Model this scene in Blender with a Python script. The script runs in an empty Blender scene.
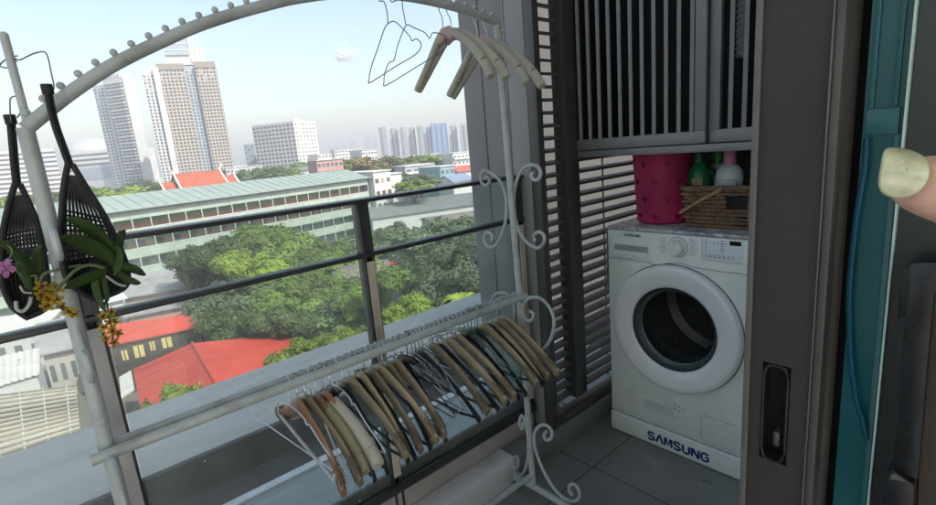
import bpy, bmesh, math, random
import numpy as np
from mathutils import Vector, Matrix
R = math.radians
random.seed(7)
S = bpy.context.scene
COL = S.collection

# ------------------------------------------------------------------ camera
EYE = Vector((0, 0, 1.31))
YAW, PITCH, ROLL, FPX = R(49.4326), R(12.067), R(-4.874), 500.48
fw = Vector((math.cos(YAW)*math.cos(PITCH), math.sin(YAW)*math.cos(PITCH), -math.sin(PITCH)))
rt = Vector((math.sin(YAW), -math.cos(YAW), 0)); up = rt.cross(fw)
rt2 = rt*math.cos(ROLL)+up*math.sin(ROLL); up2 = up*math.cos(ROLL)-rt*math.sin(ROLL)
cam = bpy.data.cameras.new('camera'); co = bpy.data.objects.new('camera', cam); COL.objects.link(co)
mw = Matrix.Identity(4)
for i in range(3):
    mw[i][0] = rt2[i]; mw[i][1] = up2[i]; mw[i][2] = -fw[i]; mw[i][3] = EYE[i]
co.matrix_world = mw
cam.sensor_fit = 'HORIZONTAL'; cam.sensor_width = 36; cam.lens = 36*FPX/936
cam.clip_start = 0.01; cam.clip_end = 20000
S.camera = co

def ray(x, y): return rt2*((x-468)/FPX) - up2*((y-252.5)/FPX) + fw
def onX(x, y, X): d = ray(x, y); return EYE + d*(X/d.x)
def onY(x, y, Y): d = ray(x, y); return EYE + d*(Y/d.y)
def onZ(x, y, Z): d = ray(x, y); return EYE + d*((Z-EYE.z)/d.z)
def onD(x, y, D): return EYE + ray(x, y)*D          # D metres deep

# ------------------------------------------------------------------ materials
def nd(nt, t, **kw):
    n = nt.nodes.new(t)
    for k, v in kw.items(): setattr(n, k, v)
    return n
def newmat(name):
    m = bpy.data.materials.new(name); m.use_nodes = True
    nt = m.node_tree; nt.nodes.clear()
    out = nd(nt, 'ShaderNodeOutputMaterial')
    return m, nt, out
def mixcol(nt, fac, a, b):
    n = nd(nt, 'ShaderNodeMix', data_type='RGBA')
    if hasattr(fac, 'links'): nt.links.new(fac, n.inputs[0])
    else: n.inputs[0].default_value = fac
    for s, v in ((n.inputs[6], a), (n.inputs[7], b)):
        if hasattr(v, 'links'): nt.links.new(v, s)
        else: s.default_value = (*v[:3], 1)
    return n.outputs[2]
def noise(nt, scale, detail=4, vec=None, rough=.55, stretch=None):
    tc = nd(nt, 'ShaderNodeTexCoord'); o = tc.outputs['Object']
    if stretch:
        mp = nd(nt, 'ShaderNodeMapping'); mp.inputs['Scale'].default_value = stretch
        nt.links.new(o, mp.inputs[0]); o = mp.outputs[0]
    n = nd(nt, 'ShaderNodeTexNoise'); n.inputs['Scale'].default_value = scale
    n.inputs['Detail'].default_value = detail; n.inputs['Roughness'].default_value = rough
    nt.links.new(o, n.inputs['Vector']); return n.outputs['Fac']
def ramp(nt, fac, lo, hi, a=0, b=1):
    n = nd(nt, 'ShaderNodeMapRange'); n.inputs[1].default_value = lo; n.inputs[2].default_value = hi
    n.inputs[3].default_value = a; n.inputs[4].default_value = b; nt.links.new(fac, n.inputs[0]); return n.outputs[0]
def mat(name, col, rough=.6, metal=0, var=.2, scale=6, bump=0, bscale=60, spec=.5, stain=None, stain_scale=2, stretch=None, coat=0, rnd=0):
    m, nt, out = newmat(name)
    p = nd(nt, 'ShaderNodeBsdfPrincipled'); nt.links.new(p.outputs[0], out.inputs[0])
    c1 = tuple(min(1, c*(1+var)) for c in col); c2 = tuple(c*(1-var) for c in col)
    c = mixcol(nt, ramp(nt, noise(nt, scale, 5, stretch=stretch), .3, .7), c2, c1)
    if stain:
        c = mixcol(nt, ramp(nt, noise(nt, stain_scale, 7, rough=.65, stretch=stretch), .52, .72), c, stain)
    if rnd:
        oi = nd(nt, 'ShaderNodeObjectInfo'); hs = nd(nt, 'ShaderNodeHueSaturation')
        nt.links.new(ramp(nt, oi.outputs['Random'], 0, 1, 1-rnd, 1+rnd), hs.inputs['Value']); nt.links.new(c, hs.inputs['Color']); c = hs.outputs[0]
    nt.links.new(c, p.inputs['Base Color'])
    p.inputs['Metallic'].default_value = metal
    nt.links.new(ramp(nt, noise(nt, scale*3, 4), .2, .8, max(.02, rough-.1), min(1, rough+.1)), p.inputs['Roughness'])
    p.inputs['Specular IOR Level'].default_value = spec
    p.inputs['Coat Weight'].default_value = coat
    if bump:
        b = nd(nt, 'ShaderNodeBump'); b.inputs['Strength'].default_value = bump; b.inputs['Distance'].default_value = .01
        nt.links.new(noise(nt, bscale, 6), b.inputs['Height']); nt.links.new(b.outputs[0], p.inputs['Normal'])
    return m
def glassmat(name, tint, refl=1.0, dust_veil=.03, speck=0, ior=1.5, dust_veil_col=(.6, .62, .6)):
    m, nt, out = newmat(name)
    t = nd(nt, 'ShaderNodeBsdfTransparent'); t.inputs[0].default_value = (*tint, 1)
    g = nd(nt, 'ShaderNodeBsdfGlossy'); g.inputs['Roughness'].default_value = .015; g.inputs[0].default_value = (1, 1, 1, 1)
    fr = nd(nt, 'ShaderNodeFresnel'); fr.inputs[0].default_value = ior
    mu = nd(nt, 'ShaderNodeMath', operation='MULTIPLY'); ge = nd(nt, 'ShaderNodeNewGeometry'); bf = nd(nt, 'ShaderNodeMapRange'); bf.inputs[3].default_value = refl; bf.inputs[4].default_value = 0
    nt.links.new(ge.outputs['Backfacing'], bf.inputs[0]); nt.links.new(bf.outputs[0], mu.inputs[1]); nt.links.new(fr.outputs[0], mu.inputs[0])
    mx = nd(nt, 'ShaderNodeMixShader'); nt.links.new(mu.outputs[0], mx.inputs[0]); nt.links.new(t.outputs[0], mx.inputs[1]); nt.links.new(g.outputs[0], mx.inputs[2])
    d = nd(nt, 'ShaderNodeBsdfDiffuse'); d.inputs[0].default_value = (*dust_veil_col, 1)
    f = ramp(nt, noise(nt, 3, 6, stretch=(1, 1, .35)), .3, .75, dust_veil*.4, dust_veil*1.8)
    if speck:
        tc = nd(nt, 'ShaderNodeTexCoord'); v = nd(nt, 'ShaderNodeTexVoronoi'); v.inputs['Scale'].default_value = 45; nt.links.new(tc.outputs['Object'], v.inputs['Vector'])
        sz = nd(nt, 'ShaderNodeMath', operation='MULTIPLY'); sz.inputs[1].default_value = .16
        po = nd(nt, 'ShaderNodeMath', operation='POWER'); po.inputs[1].default_value = 6
        sep = nd(nt, 'ShaderNodeSeparateColor'); nt.links.new(v.outputs['Color'], sep.inputs[0]); nt.links.new(sep.outputs[0], po.inputs[0]); nt.links.new(po.outputs[0], sz.inputs[0])
        lt = nd(nt, 'ShaderNodeMath', operation='LESS_THAN'); nt.links.new(v.outputs['Distance'], lt.inputs[0]); nt.links.new(sz.outputs[0], lt.inputs[1])
        m2 = nd(nt, 'ShaderNodeMath', operation='MULTIPLY'); nt.links.new(lt.outputs[0], m2.inputs[0])
        nt.links.new(ramp(nt, noise(nt, 2.2, 2), .38, .62, 0, speck), m2.inputs[1])
        ad = nd(nt, 'ShaderNodeMath', operation='ADD'); nt.links.new(f, ad.inputs[0]); nt.links.new(m2.outputs[0], ad.inputs[1]); f = ad.outputs[0]
    m3 = nd(nt, 'ShaderNodeMixShader'); nt.links.new(f, m3.inputs[0]); nt.links.new(mx.outputs[0], m3.inputs[1]); nt.links.new(d.outputs[0], m3.inputs[2])
    nt.links.new(m3.outputs[0], out.inputs[0]); return m
def leafmat(name, col, rnd=.25, trans=.35, scale=.35):
    m, nt, out = newmat(name)
    c = mixcol(nt, ramp(nt, noise(nt, scale, 3), .3, .7), tuple(x*.6 for x in col), tuple(x*1.4 for x in col))
    oi = nd(nt, 'ShaderNodeObjectInfo'); hs = nd(nt, 'ShaderNodeHueSaturation')
    nt.links.new(ramp(nt, oi.outputs['Random'], 0, 1, 1-rnd, 1+rnd), hs.inputs['Value']); nt.links.new(c, hs.inputs['Color']); c = hs.outputs[0]
    p = nd(nt, 'ShaderNodeBsdfPrincipled'); p.inputs['Roughness'].default_value = .55; p.inputs['Specular IOR Level'].default_value = .3
    nt.links.new(c, p.inputs['Base Color'])
    t = nd(nt, 'ShaderNodeBsdfTranslucent'); nt.links.new(c, t.inputs[0])
    mx = nd(nt, 'ShaderNodeMixShader'); mx.inputs[0].default_value = trans
    nt.links.new(p.outputs[0], mx.inputs[1]); nt.links.new(t.outputs[0], mx.inputs[2]); nt.links.new(mx.outputs[0], out.inputs[0]); return m

M = {}
M['rack'] = mat('rack_paint', (.44, .485, .465), .35, 0, .10, 14, .05, 200, stain=(.27, .27, .24), stain_scale=9)
M['rail'] = mat('rail_bronze', (.055, .058, .054), .38, .3, .15, 20)
M['railgrey'] = mat('rail_grey', (.40, .40, .39), .45, .2, .2, 12)
M['beige'] = mat('beige_insert', (.60, .54, .44), .7, 0, .15, 8, stain=(.3, .26, .2), stain_scale=6)
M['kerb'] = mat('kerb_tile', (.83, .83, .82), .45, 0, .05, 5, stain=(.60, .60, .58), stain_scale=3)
M['kerbgrey'] = mat('kerb_concrete', (.20, .20, .19), .8, 0, .15, 6, .15, 40, stain=(.12, .12, .115), stain_scale=5)  # same kerb beside the fin wall, its shade put into the colour
M['riser'] = mat('riser', (.44, .40, .36), .7, 0, .1, 6)
M['slab'] = mat('slab_concrete', (.36, .39, .38), .75, 0, .12, 3, .1, 30, stain=(.22, .24, .24), stretch=(1, 4, 1))
M['ledge'] = mat('ledge_concrete', (.55, .53, .49), .7, 0, .12, 2.2, .1, 30, stain=(.36, .355, .33), stain_scale=1.3, stretch=(.5, 2.2, 1))
M['gutter'] = mat('gutter_dark', (.075, .078, .076), .8, 0, .3, 5, stain=(.11, .115, .115), stain_scale=3)
M['whiteline'] = mat('white_edge', (.75, .76, .74), .6, 0, .1, 10)
M['fin'] = mat('fin_paint', (.255, .24, .23), .7, 0, .06, 2)
M['finlight'] = mat('fin_panel', (.30, .295, .28), .6, 0, .05, 2)
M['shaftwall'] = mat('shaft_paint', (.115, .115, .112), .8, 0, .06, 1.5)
M['louvre'] = mat('louvre_metal', (.155, .148, .14), .5, .2, .1, 15)
M['frame'] = mat('frame_metal', (.10, .096, .09), .42, .3, .12, 15)
M['cab'] = mat('cabinet_frame', (.23, .23, .22), .42, .2, .08, 15)
M['blade'] = mat('cabinet_blade', (.24, .24, .23), .5, .2, .08, 15)
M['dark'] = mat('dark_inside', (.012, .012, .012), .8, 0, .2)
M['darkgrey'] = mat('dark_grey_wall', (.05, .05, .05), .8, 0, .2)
M['wash'] = mat('washer_white', (.80, .84, .77), .3, 0, .02, 3, coat=.2)
M['washring'] = mat('washer_ring', (.84, .85, .82), .16, 0, .02, 3, coat=.5)
M['washgrey'] = mat('washer_grey', (.35, .37, .37), .35, 0, .05, 8)
M['bezel'] = mat('door_bezel', (.10, .12, .12), .22, .2, .1, 8)
M['gasket'] = mat('gasket', (.09, .10, .10), .5, 0, .15, 20)
M['drum'] = mat('drum_steel', (.30, .285, .27), .32, .8, .12, 20)
M['doorglass'] = glassmat('door_glass', (.44, .46, .45), 2.0, .03)
M['print'] = mat('grey_print', (.36, .38, .37), .6, 0, .1)
M['blue'] = mat('blue_print', (.015, .03, .16), .45, 0, .05)
M['blackprint'] = mat('black_print', (.03, .035, .035), .4, 0, .1)
M['lcd'] = mat('lcd', (.012, .014, .013), .2, 0, .1)
M['panelwhite'] = mat('panel_white', (.80, .83, .86), .35, 0, .02)
M['pink'] = leafmat('pink_plastic', (.66, .06, .19), 0, .35, 3)
M['wicker'] = mat('wicker', (.21, .125, .065), .6, 0, .45, 25, .3, 80)
M['wickerlight'] = mat('wicker_light', (.38, .27, .16), .6, 0, .3, 25)
M['greenplastic'] = mat('green_plastic', (.008, .17, .055), .28, 0, .1, 8)
M['greendark'] = mat('green_cap', (.006, .075, .03), .35, 0, .1, 8)
M['greencap2'] = mat('green_cap_bright', (.02, .22, .03), .35, 0, .1, 8)
M['whiteplastic'] = mat('white_plastic', (.60, .66, .66), .4, 0, .05, 8)
M['pinkcap'] = mat('pink_cap', (.62, .24, .38), .4, 0, .05, 8)
M['labelgrey'] = mat('label_grey', (.42, .5, .52), .5, 0, .25, 30)
M['wood'] = mat('hanger_wood', (.28, .23, .14), .42, 0, .30, 18, .05, 90, stretch=(1, .25, 1), coat=.15, rnd=.35)
M['woodred'] = mat('hanger_wood_red', (.30, .155, .08), .4, 0, .3, 18, stretch=(1, .25, 1), coat=.2, rnd=.2)
M['grip'] = mat('hanger_grip', (.13, .095, .055), .7, 0, .2)
M['cream'] = mat('cream_foam', (.44, .43, .33), .75, 0, .1, 10, .15, 150, rnd=.15)
M['blackpl'] = mat('black_plastic', (.012, .012, .013), .4, 0, .2, 10)
M['clear'] = mat('clear_grey_plastic', (.50, .52, .50), .3, 0, .1, 10)
M['chrome'] = mat('hook_steel', (.55, .57, .58), .28, .9, .08, 20)
M['wirewhite'] = mat('white_wire', (.66, .68, .70), .35, .2, .06, 20)
M['wiredark'] = mat('dark_wire', (.10, .11, .12), .4, .6, .1, 20)
M['wiregreen'] = mat('green_wire', (.08, .20, .14), .35, .1, .1, 20)
M['pinkfelt'] = mat('pink_felt', (.50, .33, .31), .8, 0, .06)
M['planter'] = mat('planter_black', (.010, .010, .011), .6, 0, .3, 20, .2, 60)
M['orchidleaf'] = leafmat('orchid_leaf', (.045, .085, .022), .1, .25, 12)
M['orchidstem'] = mat('orchid_stem', (.10, .14, .05), .5, 0, .2, 20)
M['root'] = mat('orchid_root', (.38, .42, .36), .6, 0, .15, 30)
M['petal'] = leafmat('yellow_petal', (.40, .29, .02), .05, .3, 30)
M['lip'] = mat('maroon_lip', (.12, .015, .012), .5, 0, .3, 30)
M['petalpink'] = leafmat('pink_petal', (.45, .17, .38), .05, .3, 30)
M['jamb'] = mat('jamb_bronze', (.034, .031, .028), .55, .1, .12, 4, .05, 300)
M['jambedge'] = mat('jamb_edge', (.13, .127, .118), .4, .3, .1, 12)
M['jambmid'] = mat('jamb_mid', (.085, .082, .076), .45, .2, .1, 12)
M['rubber'] = mat('rubber_black', (.006, .006, .006), .8, 0, .2)
M['teal'] = mat('teal_glass', (.008, .085, .096), .12, 0, .2, 3, spec=.4)  # green tinted glass, with its sky reflection put into the colour
M['tealbar'] = mat('teal_bar', (.010, .10, .108), .25, 0, .1, 5)
M['bluehose'] = mat('blue_hose', (.007, .075, .115), .3, 0, .15, 8)
M['glassedge'] = mat('glass_edge', (.45, .62, .55), .25, 0, .1, 12)
M['greendoor'] = mat('smoked_glass', (.024, .032, .029), .2, 0, .15, 3)
M['handleblack'] = mat('handle_black', (.008, .009, .010), .3, 0, .2, 12)
M['brown'] = mat('brown_panel', (.05, .036, .026), .5, 0, .25, 10, stretch=(1, 1, .2))
M['roomwall'] = mat('room_paint', (.86, .84, .80), .8, 0, .04, 2)
M['white'] = mat('white_wall', (.7, .7, .68), .8, 0, .04, 2)

# tiled balcony floor
def tilemat():
    m, nt, out = newmat('floor_tile')
    p = nd(nt, 'ShaderNodeBsdfPrincipled'); nt.links.new(p.outputs[0], out.inputs[0])
    tc = nd(nt, 'ShaderNodeTexCoord'); b = nd(nt, 'ShaderNodeTexBrick'); b.offset = 0
    for k, v in (('Scale', 1), ('Mortar Size', .003), ('Brick Width', .6), ('Row Height', .6), ('Mortar Smooth', .2)): b.inputs[k].default_value = v
    mp = nd(nt, 'ShaderNodeMapping'); mp.inputs['Location'].default_value = (.31, .12, 0)
    nt.links.new(tc.outputs['Object'], mp.inputs[0]); nt.links.new(mp.outputs[0], b.inputs['Vector'])
    c = mixcol(nt, ramp(nt, noise(nt, 3, 6), .3, .7), (.19, .195, .18), (.25, .255, .24))
    c = mixcol(nt, ramp(nt, noise(nt, 7, 8, rough=.7), .58, .75), c, (.32, .32, .30))
    c = mixcol(nt, b.outputs['Fac'], c, (.05, .05, .048)); nt.links.new(c, p.inputs['Base Color'])
    nt.links.new(ramp(nt, noise(nt, 9, 5), .2, .8, .22, .5), p.inputs['Roughness']); return m
M['tile'] = tilemat()
def marblemat():
    m, nt, out = newmat('marble_film')
    p = nd(nt, 'ShaderNodeBsdfPrincipled'); nt.links.new(p.outputs[0], out.inputs[0])
    n = noise(nt, 9, 8, rough=.6); a = nd(nt, 'ShaderNodeMath', operation='SUBTRACT'); a.inputs[1].default_value = .5; nt.links.new(n, a.inputs[0])
    ab = nd(nt, 'ShaderNodeMath', operation='ABSOLUTE'); nt.links.new(a.outputs[0], ab.inputs[0])
    c = mixcol(nt, ramp(nt, ab.outputs[0], 0, .05), (.25, .25, .25), mixcol(nt, ramp(nt, noise(nt, 14, 4), .35, .65), (.45, .45, .45), (.64, .64, .63)))
    nt.links.new(c, p.inputs['Base Color']); p.inputs['Roughness'].default_value = .25
    b = nd(nt, 'ShaderNodeBump'); b.inputs['Strength'].default_value = .35; b.inputs['Distance'].default_value = .02; nt.links.new(noise(nt, 12, 3), b.inputs['Height']); nt.links.new(b.outputs[0], p.inputs['Normal'])
    return m
M['marble'] = marblemat()

# ------------------------------------------------------------------ mesh helpers
ORG = {}
class MB:
    def __init__(s): s.v = []; s.f = []; s.mi = []; s.cur = 0
    def add(s, vs, fs):
        o = len(s.v); s.v += [Vector(v) for v in vs]; s.f += [tuple(i+o for i in f) for f in fs]; s.mi += [s.cur]*len(fs); return s
    def box(s, a, b):
        x0, y0, z0 = (min(p, q) for p, q in zip(a, b)); x1, y1, z1 = (max(p, q) for p, q in zip(a, b))
        return s.add([(x0,y0,z0),(x1,y0,z0),(x1,y1,z0),(x0,y1,z0),(x0,y0,z1),(x1,y0,z1),(x1,y1,z1),(x0,y1,z1)],
                     [(0,3,2,1),(4,5,6,7),(0,1,5,4),(1,2,6,5),(2,3,7,6),(3,0,4,7)])
    def obox(s, c, ux, uy, uz):   # oriented box: centre + half vectors
        c = Vector(c); vs = []
        for k in (-1, 1):
            for a, b in ((-1,-1),(1,-1),(1,1),(-1,1)): vs.append(c+ux*a+uy*b+uz*k)
        return s.add(vs, [(0,3,2,1),(4,5,6,7),(0,1,5,4),(1,2,6,5),(2,3,7,6),(3,0,4,7)])
    def quad(s, *p): return s.add(p, [tuple(range(len(p)))])
    def tube(s, pts, r, seg=8, closed=False, flat=None, upv=None, cap=True):
        pts = [Vector(p) for p in pts]; n = len(pts)
        rr = r if isinstance(r, (list, tuple)) else [r]*n
        ref = Vector(upv) if upv else None; rings = []; prev = None
        for i in range(n):
            if closed: t = pts[(i+1) % n]-pts[i-1]
            else: t = pts[min(i+1, n-1)]-pts[max(i-1, 0)]
            if t.length < 1e-9: t = Vector((0, 0, 1))
            t.normalize()
            if ref is not None: a = ref - t*ref.dot(t)
            elif prev is None: a = t.orthogonal()
            else: a = prev - t*prev.dot(t)
            if a.length < 1e-6: a = t.orthogonal()
            a.normalize(); prev = a; b = t.cross(a)
            k = flat[i] if isinstance(flat, (list, tuple)) else (flat or 1)
            rings.append([pts[i]+a*(math.cos(2*math.pi*j/seg)*rr[i])+b*(math.sin(2*math.pi*j/seg)*rr[i]*k) for j in range(seg)])
        vs = [v for g in rings for v in g]; fs = []
        for i in range(n if closed else n-1):
            i2 = (i+1) % n
            for j in range(seg): fs.append((i*seg+j, i*seg+(j+1) % seg, i2*seg+(j+1) % seg, i2*seg+j))
        if not closed and cap: fs += [tuple(range(seg-1, -1, -1)), tuple((n-1)*seg+j for j in range(seg))]
        return s.add(vs, fs)
    def lathe(s, prof, c, axis='z', seg=32):   # prof: (radius, along-axis)
        c = Vector(c); vs = []
        for r, h in prof:
            for j in range(seg):
                a = 2*math.pi*j/seg; u, w = r*math.cos(a), r*math.sin(a)
                vs.append(c+(Vector((u, w, h)) if axis == 'z' else Vector((h, u, w)) if axis == 'x' else Vector((w, h, u))))
        fs = []
        for i in range(len(prof)-1):
            for j in range(seg): fs.append((i*seg+j, i*seg+(j+1) % seg, (i+1)*seg+(j+1) % seg, (i+1)*seg+j))
        if prof[0][0] > 1e-6: fs.append(tuple(range(seg-1, -1, -1))) if getattr(s, 'cap0', True) else None
        if prof[-1][0] > 1e-6: fs.append(tuple((len(prof)-1)*seg+j for j in range(seg))) if getattr(s, 'cap1', True) else None
        return s.add(vs, fs)
    def ball(s, c, r, seg=10, rings=6):
        c = Vector(c); sc = r if isinstance(r, (tuple, list)) else (r, r, r)
        vs = [c+Vector((0, 0, sc[2]))]
        for i in range(1, rings):
            p = math.pi*i/rings
            for j in range(seg):
                a = 2*math.pi*j/seg; vs.append(c+Vector((sc[0]*math.sin(p)*math.cos(a), sc[1]*math.sin(p)*math.sin(a), sc[2]*math.cos(p))))
        vs.append(c-Vector((0, 0, sc[2]))); fs = []
        for j in range(seg): fs.append((0, 1+j, 1+(j+1) % seg))
        for i in range(rings-2):
            for j in range(seg): a = 1+i*seg; fs.append((a+j, a+seg+j, a+seg+(j+1) % seg, a+(j+1) % seg))
        l = len(vs)-1; a = 1+(rings-2)*seg
        for j in range(seg): fs.append((l, a+(j+1) % seg, a+j))
        return s.add(vs, fs)
    def build(s, name, m, parent=None, smooth=False, bevel=0, bseg=2, org=None, recalc=True):
        o0 = ORG.get(parent.name, Vector()) if parent else (Vector(org) if org is not None else Vector())
        me = bpy.data.meshes.new(name); me.from_pydata([tuple(v-o0) for v in s.v], [], s.f)
        ms = m if isinstance(m, (list, tuple)) else [m]
        for x in ms: me.materials.append(x)
        if len(ms) > 1: me.polygons.foreach_set('material_index', s.mi)
        if recalc or bevel:
            bm = bmesh.new(); bm.from_mesh(me)
            if recalc: bmesh.ops.recalc_face_normals(bm, faces=bm.faces)
            if bevel:
                es = [e for e in bm.edges if len(e.link_faces) == 2 and e.calc_face_angle(0) > .6]
                bmesh.ops.bevel(bm, geom=es, offset=bevel, segments=bseg, profile=.5, affect='EDGES', clamp_overlap=True)
            bm.to_mesh(me); bm.free()
        if smooth or bevel:
            me.polygons.foreach_set('use_smooth', [True]*len(me.polygons))
            try: me.set_sharp_from_angle(angle=R(40))
            except Exception: pass
        me.update()
        ob = bpy.data.objects.new(name, me); COL.objects.link(ob)
        if parent: ob.parent = parent
        else: ob.location = o0
        ORG[ob.name] = o0
        return ob
def tag(o, label=None, cat=None, group=None, kind=None):
    if label: o['label'] = label
    if cat: o['category'] = cat
    if group: o['group'] = group
    if kind: o['kind'] = kind
    return o
def thing(name, loc, label, cat, group=None):
    o = bpy.data.objects.new(name, None); COL.objects.link(o); o.location = loc; o.empty_display_size = .1
    ORG[o.name] = Vector(loc); return tag(o, label, cat, group)
def copy_tree(o, parent=None):
    c = o.copy(); COL.objects.link(c)
    if parent: c.parent = parent
    for ch in list(o.children): copy_tree(ch, c)
    return c
def spline(pts, n=8, closed=False):     # Catmull-Rom
    P = [Vector(p) for p in pts]; out = []; N = len(P)
    for i in range(N if closed else N-1):
        p0 = P[i-1] if (i > 0 or closed) else P[0]*2-P[1]; p1 = P[i]; p2 = P[(i+1) % N]
        p3 = P[(i+2) % N] if (i+2 < N or closed) else P[-1]*2-P[-2]
        for k in range(n):
            t = k/n; out.append(.5*((2*p1)+(p2-p0)*t+(2*p0-5*p1+4*p2-p3)*t*t+(3*p1-p0-3*p2+p3)*t**3))
    if not closed: out.append(P[-1])
    return out
def text_obj(body, name, m, parent, mtx, size, ext=.0006, offset=0, sx=1, align='LEFT'):
    cu = bpy.data.curves.new('lettering', 'FONT'); cu.body = body; cu.size = size; cu.extrude = ext; cu.offset = offset; cu.align_x = align; cu.resolution_u = 3
    t = bpy.data.objects.new('lettering_tmp', cu); COL.objects.link(t); bpy.context.view_layer.update()
    me = bpy.data.meshes.new_from_object(t.evaluated_get(bpy.context.evaluated_depsgraph_get()))
    bpy.data.objects.remove(t); me.name = name
    w = max((v.co.x for v in me.vertices), default=1)
    if sx != 1: me.transform(Matrix.Diagonal((sx, 1, 1, 1)))
    me.transform(mtx); o0 = ORG[parent.name]; me.transform(Matrix.Translation(-o0))
    me.materials.clear(); me.materials.append(m)
    o = bpy.data.objects.new(name, me); COL.objects.link(o); o.parent = parent; ORG[o.name] = o0
    return o
def onface(y, z, x):     # text frame for a face that looks towards -X: reading direction -Y
    return Matrix(((0, 0, -1, x), (-1, 0, 0, y), (0, 1, 0, z), (0, 0, 0, 1)))

# ================================================================== THE BALCONY
mb = MB().box((-2.5, -.02, -.06), (2.5, 1.25, 0)); tag(mb.build('balcony_floor', M['tile']), kind='structure')
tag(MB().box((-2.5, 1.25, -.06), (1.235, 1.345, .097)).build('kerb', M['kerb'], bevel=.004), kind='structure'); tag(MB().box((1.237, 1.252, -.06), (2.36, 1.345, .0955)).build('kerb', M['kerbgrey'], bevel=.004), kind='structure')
mb = MB().box((-2.5, 1.347, -.06), (1.46, 1.40, .168)); tag(mb.build('kerb_upstand', M['riser'], bevel=.003), kind='structure')
mb = MB().box((-6, 1.402, -.25), (2.5, 1.955, 0)); tag(mb.build('outer_slab', M['slab']), kind='structure')
mb = MB().box((-6, 1.957, -.25), (2.5, 2.0, .012)); tag(mb.build('slab_edge_strip', M['whiteline']), kind='structure')
mb = MB().box((-6, 2.002, -.3), (4.5, 2.298, -.06)); mb.box((-6, 2.27, -.0599), (4.5, 2.2985, .0985)); tag(mb.build('gutter', M['gutter']), kind='structure')
mb = MB().box((-7, 2.30, -.4), (5.5, 3.025, .10)); tag(mb.build('roof_ledge', M['ledge'], bevel=.012), kind='structure')

# --- railing
rl = thing('balcony_railing', (.7, 1.36, 0), 'dark bronze balcony railing with clear glass panes and flat handrail', 'railing')
MB().box((-2.5, 1.335, 1.167), (1.462, 1.392, 1.179)).build('top_rail', M['rail'], rl, bevel=.003)
MB().box((-2.5, 1.343, .999), (1.462, 1.386, 1.013)).build('mid_rail', M['rail'], rl, bevel=.003)
mb = MB().box((-2.5, 1.338, .172), (1.462, 1.352, .205)); mb.box((-2.5, 1.372, .172), (1.462, 1.388, .232)); mb.box((-2.5, 1.3525, .172), (1.462, 1.3715, .185))
mb.build('bottom_rail', M['rail'], rl, bevel=.002)
for px in (.752, .052, 1.437):
    p = MB().box((px-.019, 1.346, .10), (px-.008, 1.386, 1.166)).box((px+.008, 1.346, .10), (px+.019, 1.386, 1.166)).box((px-.0078, 1.372, .10), (px+.0078, 1.384, 1.166)).build('post', M['rail'], rl, bevel=.0015)
    MB().box((px-.0125, 1.3395, .235), (px+.0125, 1.3455, .985)).build('insert', M['beige'] if px > .5 else M['railgrey'], p)
    MB().box((px-.0076, 1.3475, 1.016), (px+.0076, 1.3695, 1.165)).build('infill', M['rail'], p)
    MB().box((px-.024, 1.3465, .098), (px+.024, 1.391, .104)).build('foot_plate', M['rail'], p)
M['railglass'] = glassmat('railing_glass', (.90, .945, .925), 1.0, .065, .9, dust_veil_col=(.85, .86, .84))  # dust film raised to give the milky reflection veil; specks are dirt
for a, b in ((.075, .731), (.773, 1.416), (-.9, .03)):
    MB().box((a, 1.3575, .187), (b, 1.3675, .998)).build('glass_pane', M['railglass'], rl)
    MB().box((a, 1.3575, 1.014), (b, 1.3675, 1.1665)).build('glass_pane', M['railglass'], rl)

# --- fin wall beside the louvres
fn = thing('fin_wall', (1.5, 1.5, -.2), 'grey vertical fin wall with panel seams closing the railing end', 'wall')
MB().box((1.4635, 1.535, -.2), (1.56, 1.648, 3.6)).build('outer_panel', M['fin'], fn, bevel=.003)
MB().box((1.4665, 1.405, -.2), (1.56, 1.5315, 3.6)).build('middle_panel', M['fin'], fn, bevel=.002)
MB().box((1.4635, 1.395, -.2), (1.54, 1.4025, 3.6)).build('trim_strip', M['finlight'], fn, bevel=.001)
MB().box((1.4655, 1.30, .10), (1.50, 1.393, 3.6)).build('inner_panel', M['finlight'], fn, bevel=.002)
MB().box((1.475, 1.52, -.2), (1.5, 1.536, 3.6)).build('seam', M['dark'], fn)

# --- louvre screen along the side
lv = thing('louvre_screen', (1.9, 1.32, .1), 'dark metal louvre screen with tilted horizontal slats beside the washing machine', 'louvre screen')
Z0, Z1 = .098, 2.9
MB().box((1.466, 1.255, Z0), (1.50, 1.2985, Z1)).build('end_post', M['frame'], lv, bevel=.003)
MB().box((1.655, 1.272, Z0+.07), (1.735, 1.335, Z1)).build('post', M['frame'], lv, bevel=.003)
mb = MB().box((1.5005, 1.262, Z0), (2.35, 1.318, Z0+.035)).build('bottom_rail', M['frame'], lv, bevel=.003)
for a, b, nm in ((1.5005, 1.6545, 'louvre_panel'), (1.7355, 2.35, 'louvre_panel')):
    mb = MB(); z = Z0+.085
    while z < Z1:
        dy, dz = Vector((0, .0165, .0035)), Vector((0, -.0007, .0055))
        mb.obox(((a+b)/2, 1.318, z), Vector(((b-a)/2, 0, 0)), dy, dz); z += .049
    mb.build(nm, M['louvre'], lv)
MB().tube([(2.02, 1.353, Z0), (2.02, 1.353, Z1)], .004).build('support_rod', M['frame'], lv)
mb = MB().box((1.5005, 1.3185, Z0-.02), (2.35, 1.42, Z0+.02)); mb.build('sill', M['slab'], lv)
l = MB()
for i in range(9):
    a = random.uniform(0, 6.28); c = Vector((1.60+random.uniform(-.04, .05), 1.335+random.uniform(-.012, .03), Z0+.026)); d = Vector((math.cos(a), math.sin(a), .1))*random.uniform(.008, .02)
    l.tube([c-d, c+Vector((0, 0, .004)), c+d], [.001, .0045, .0005], 5, flat=.4)
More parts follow.
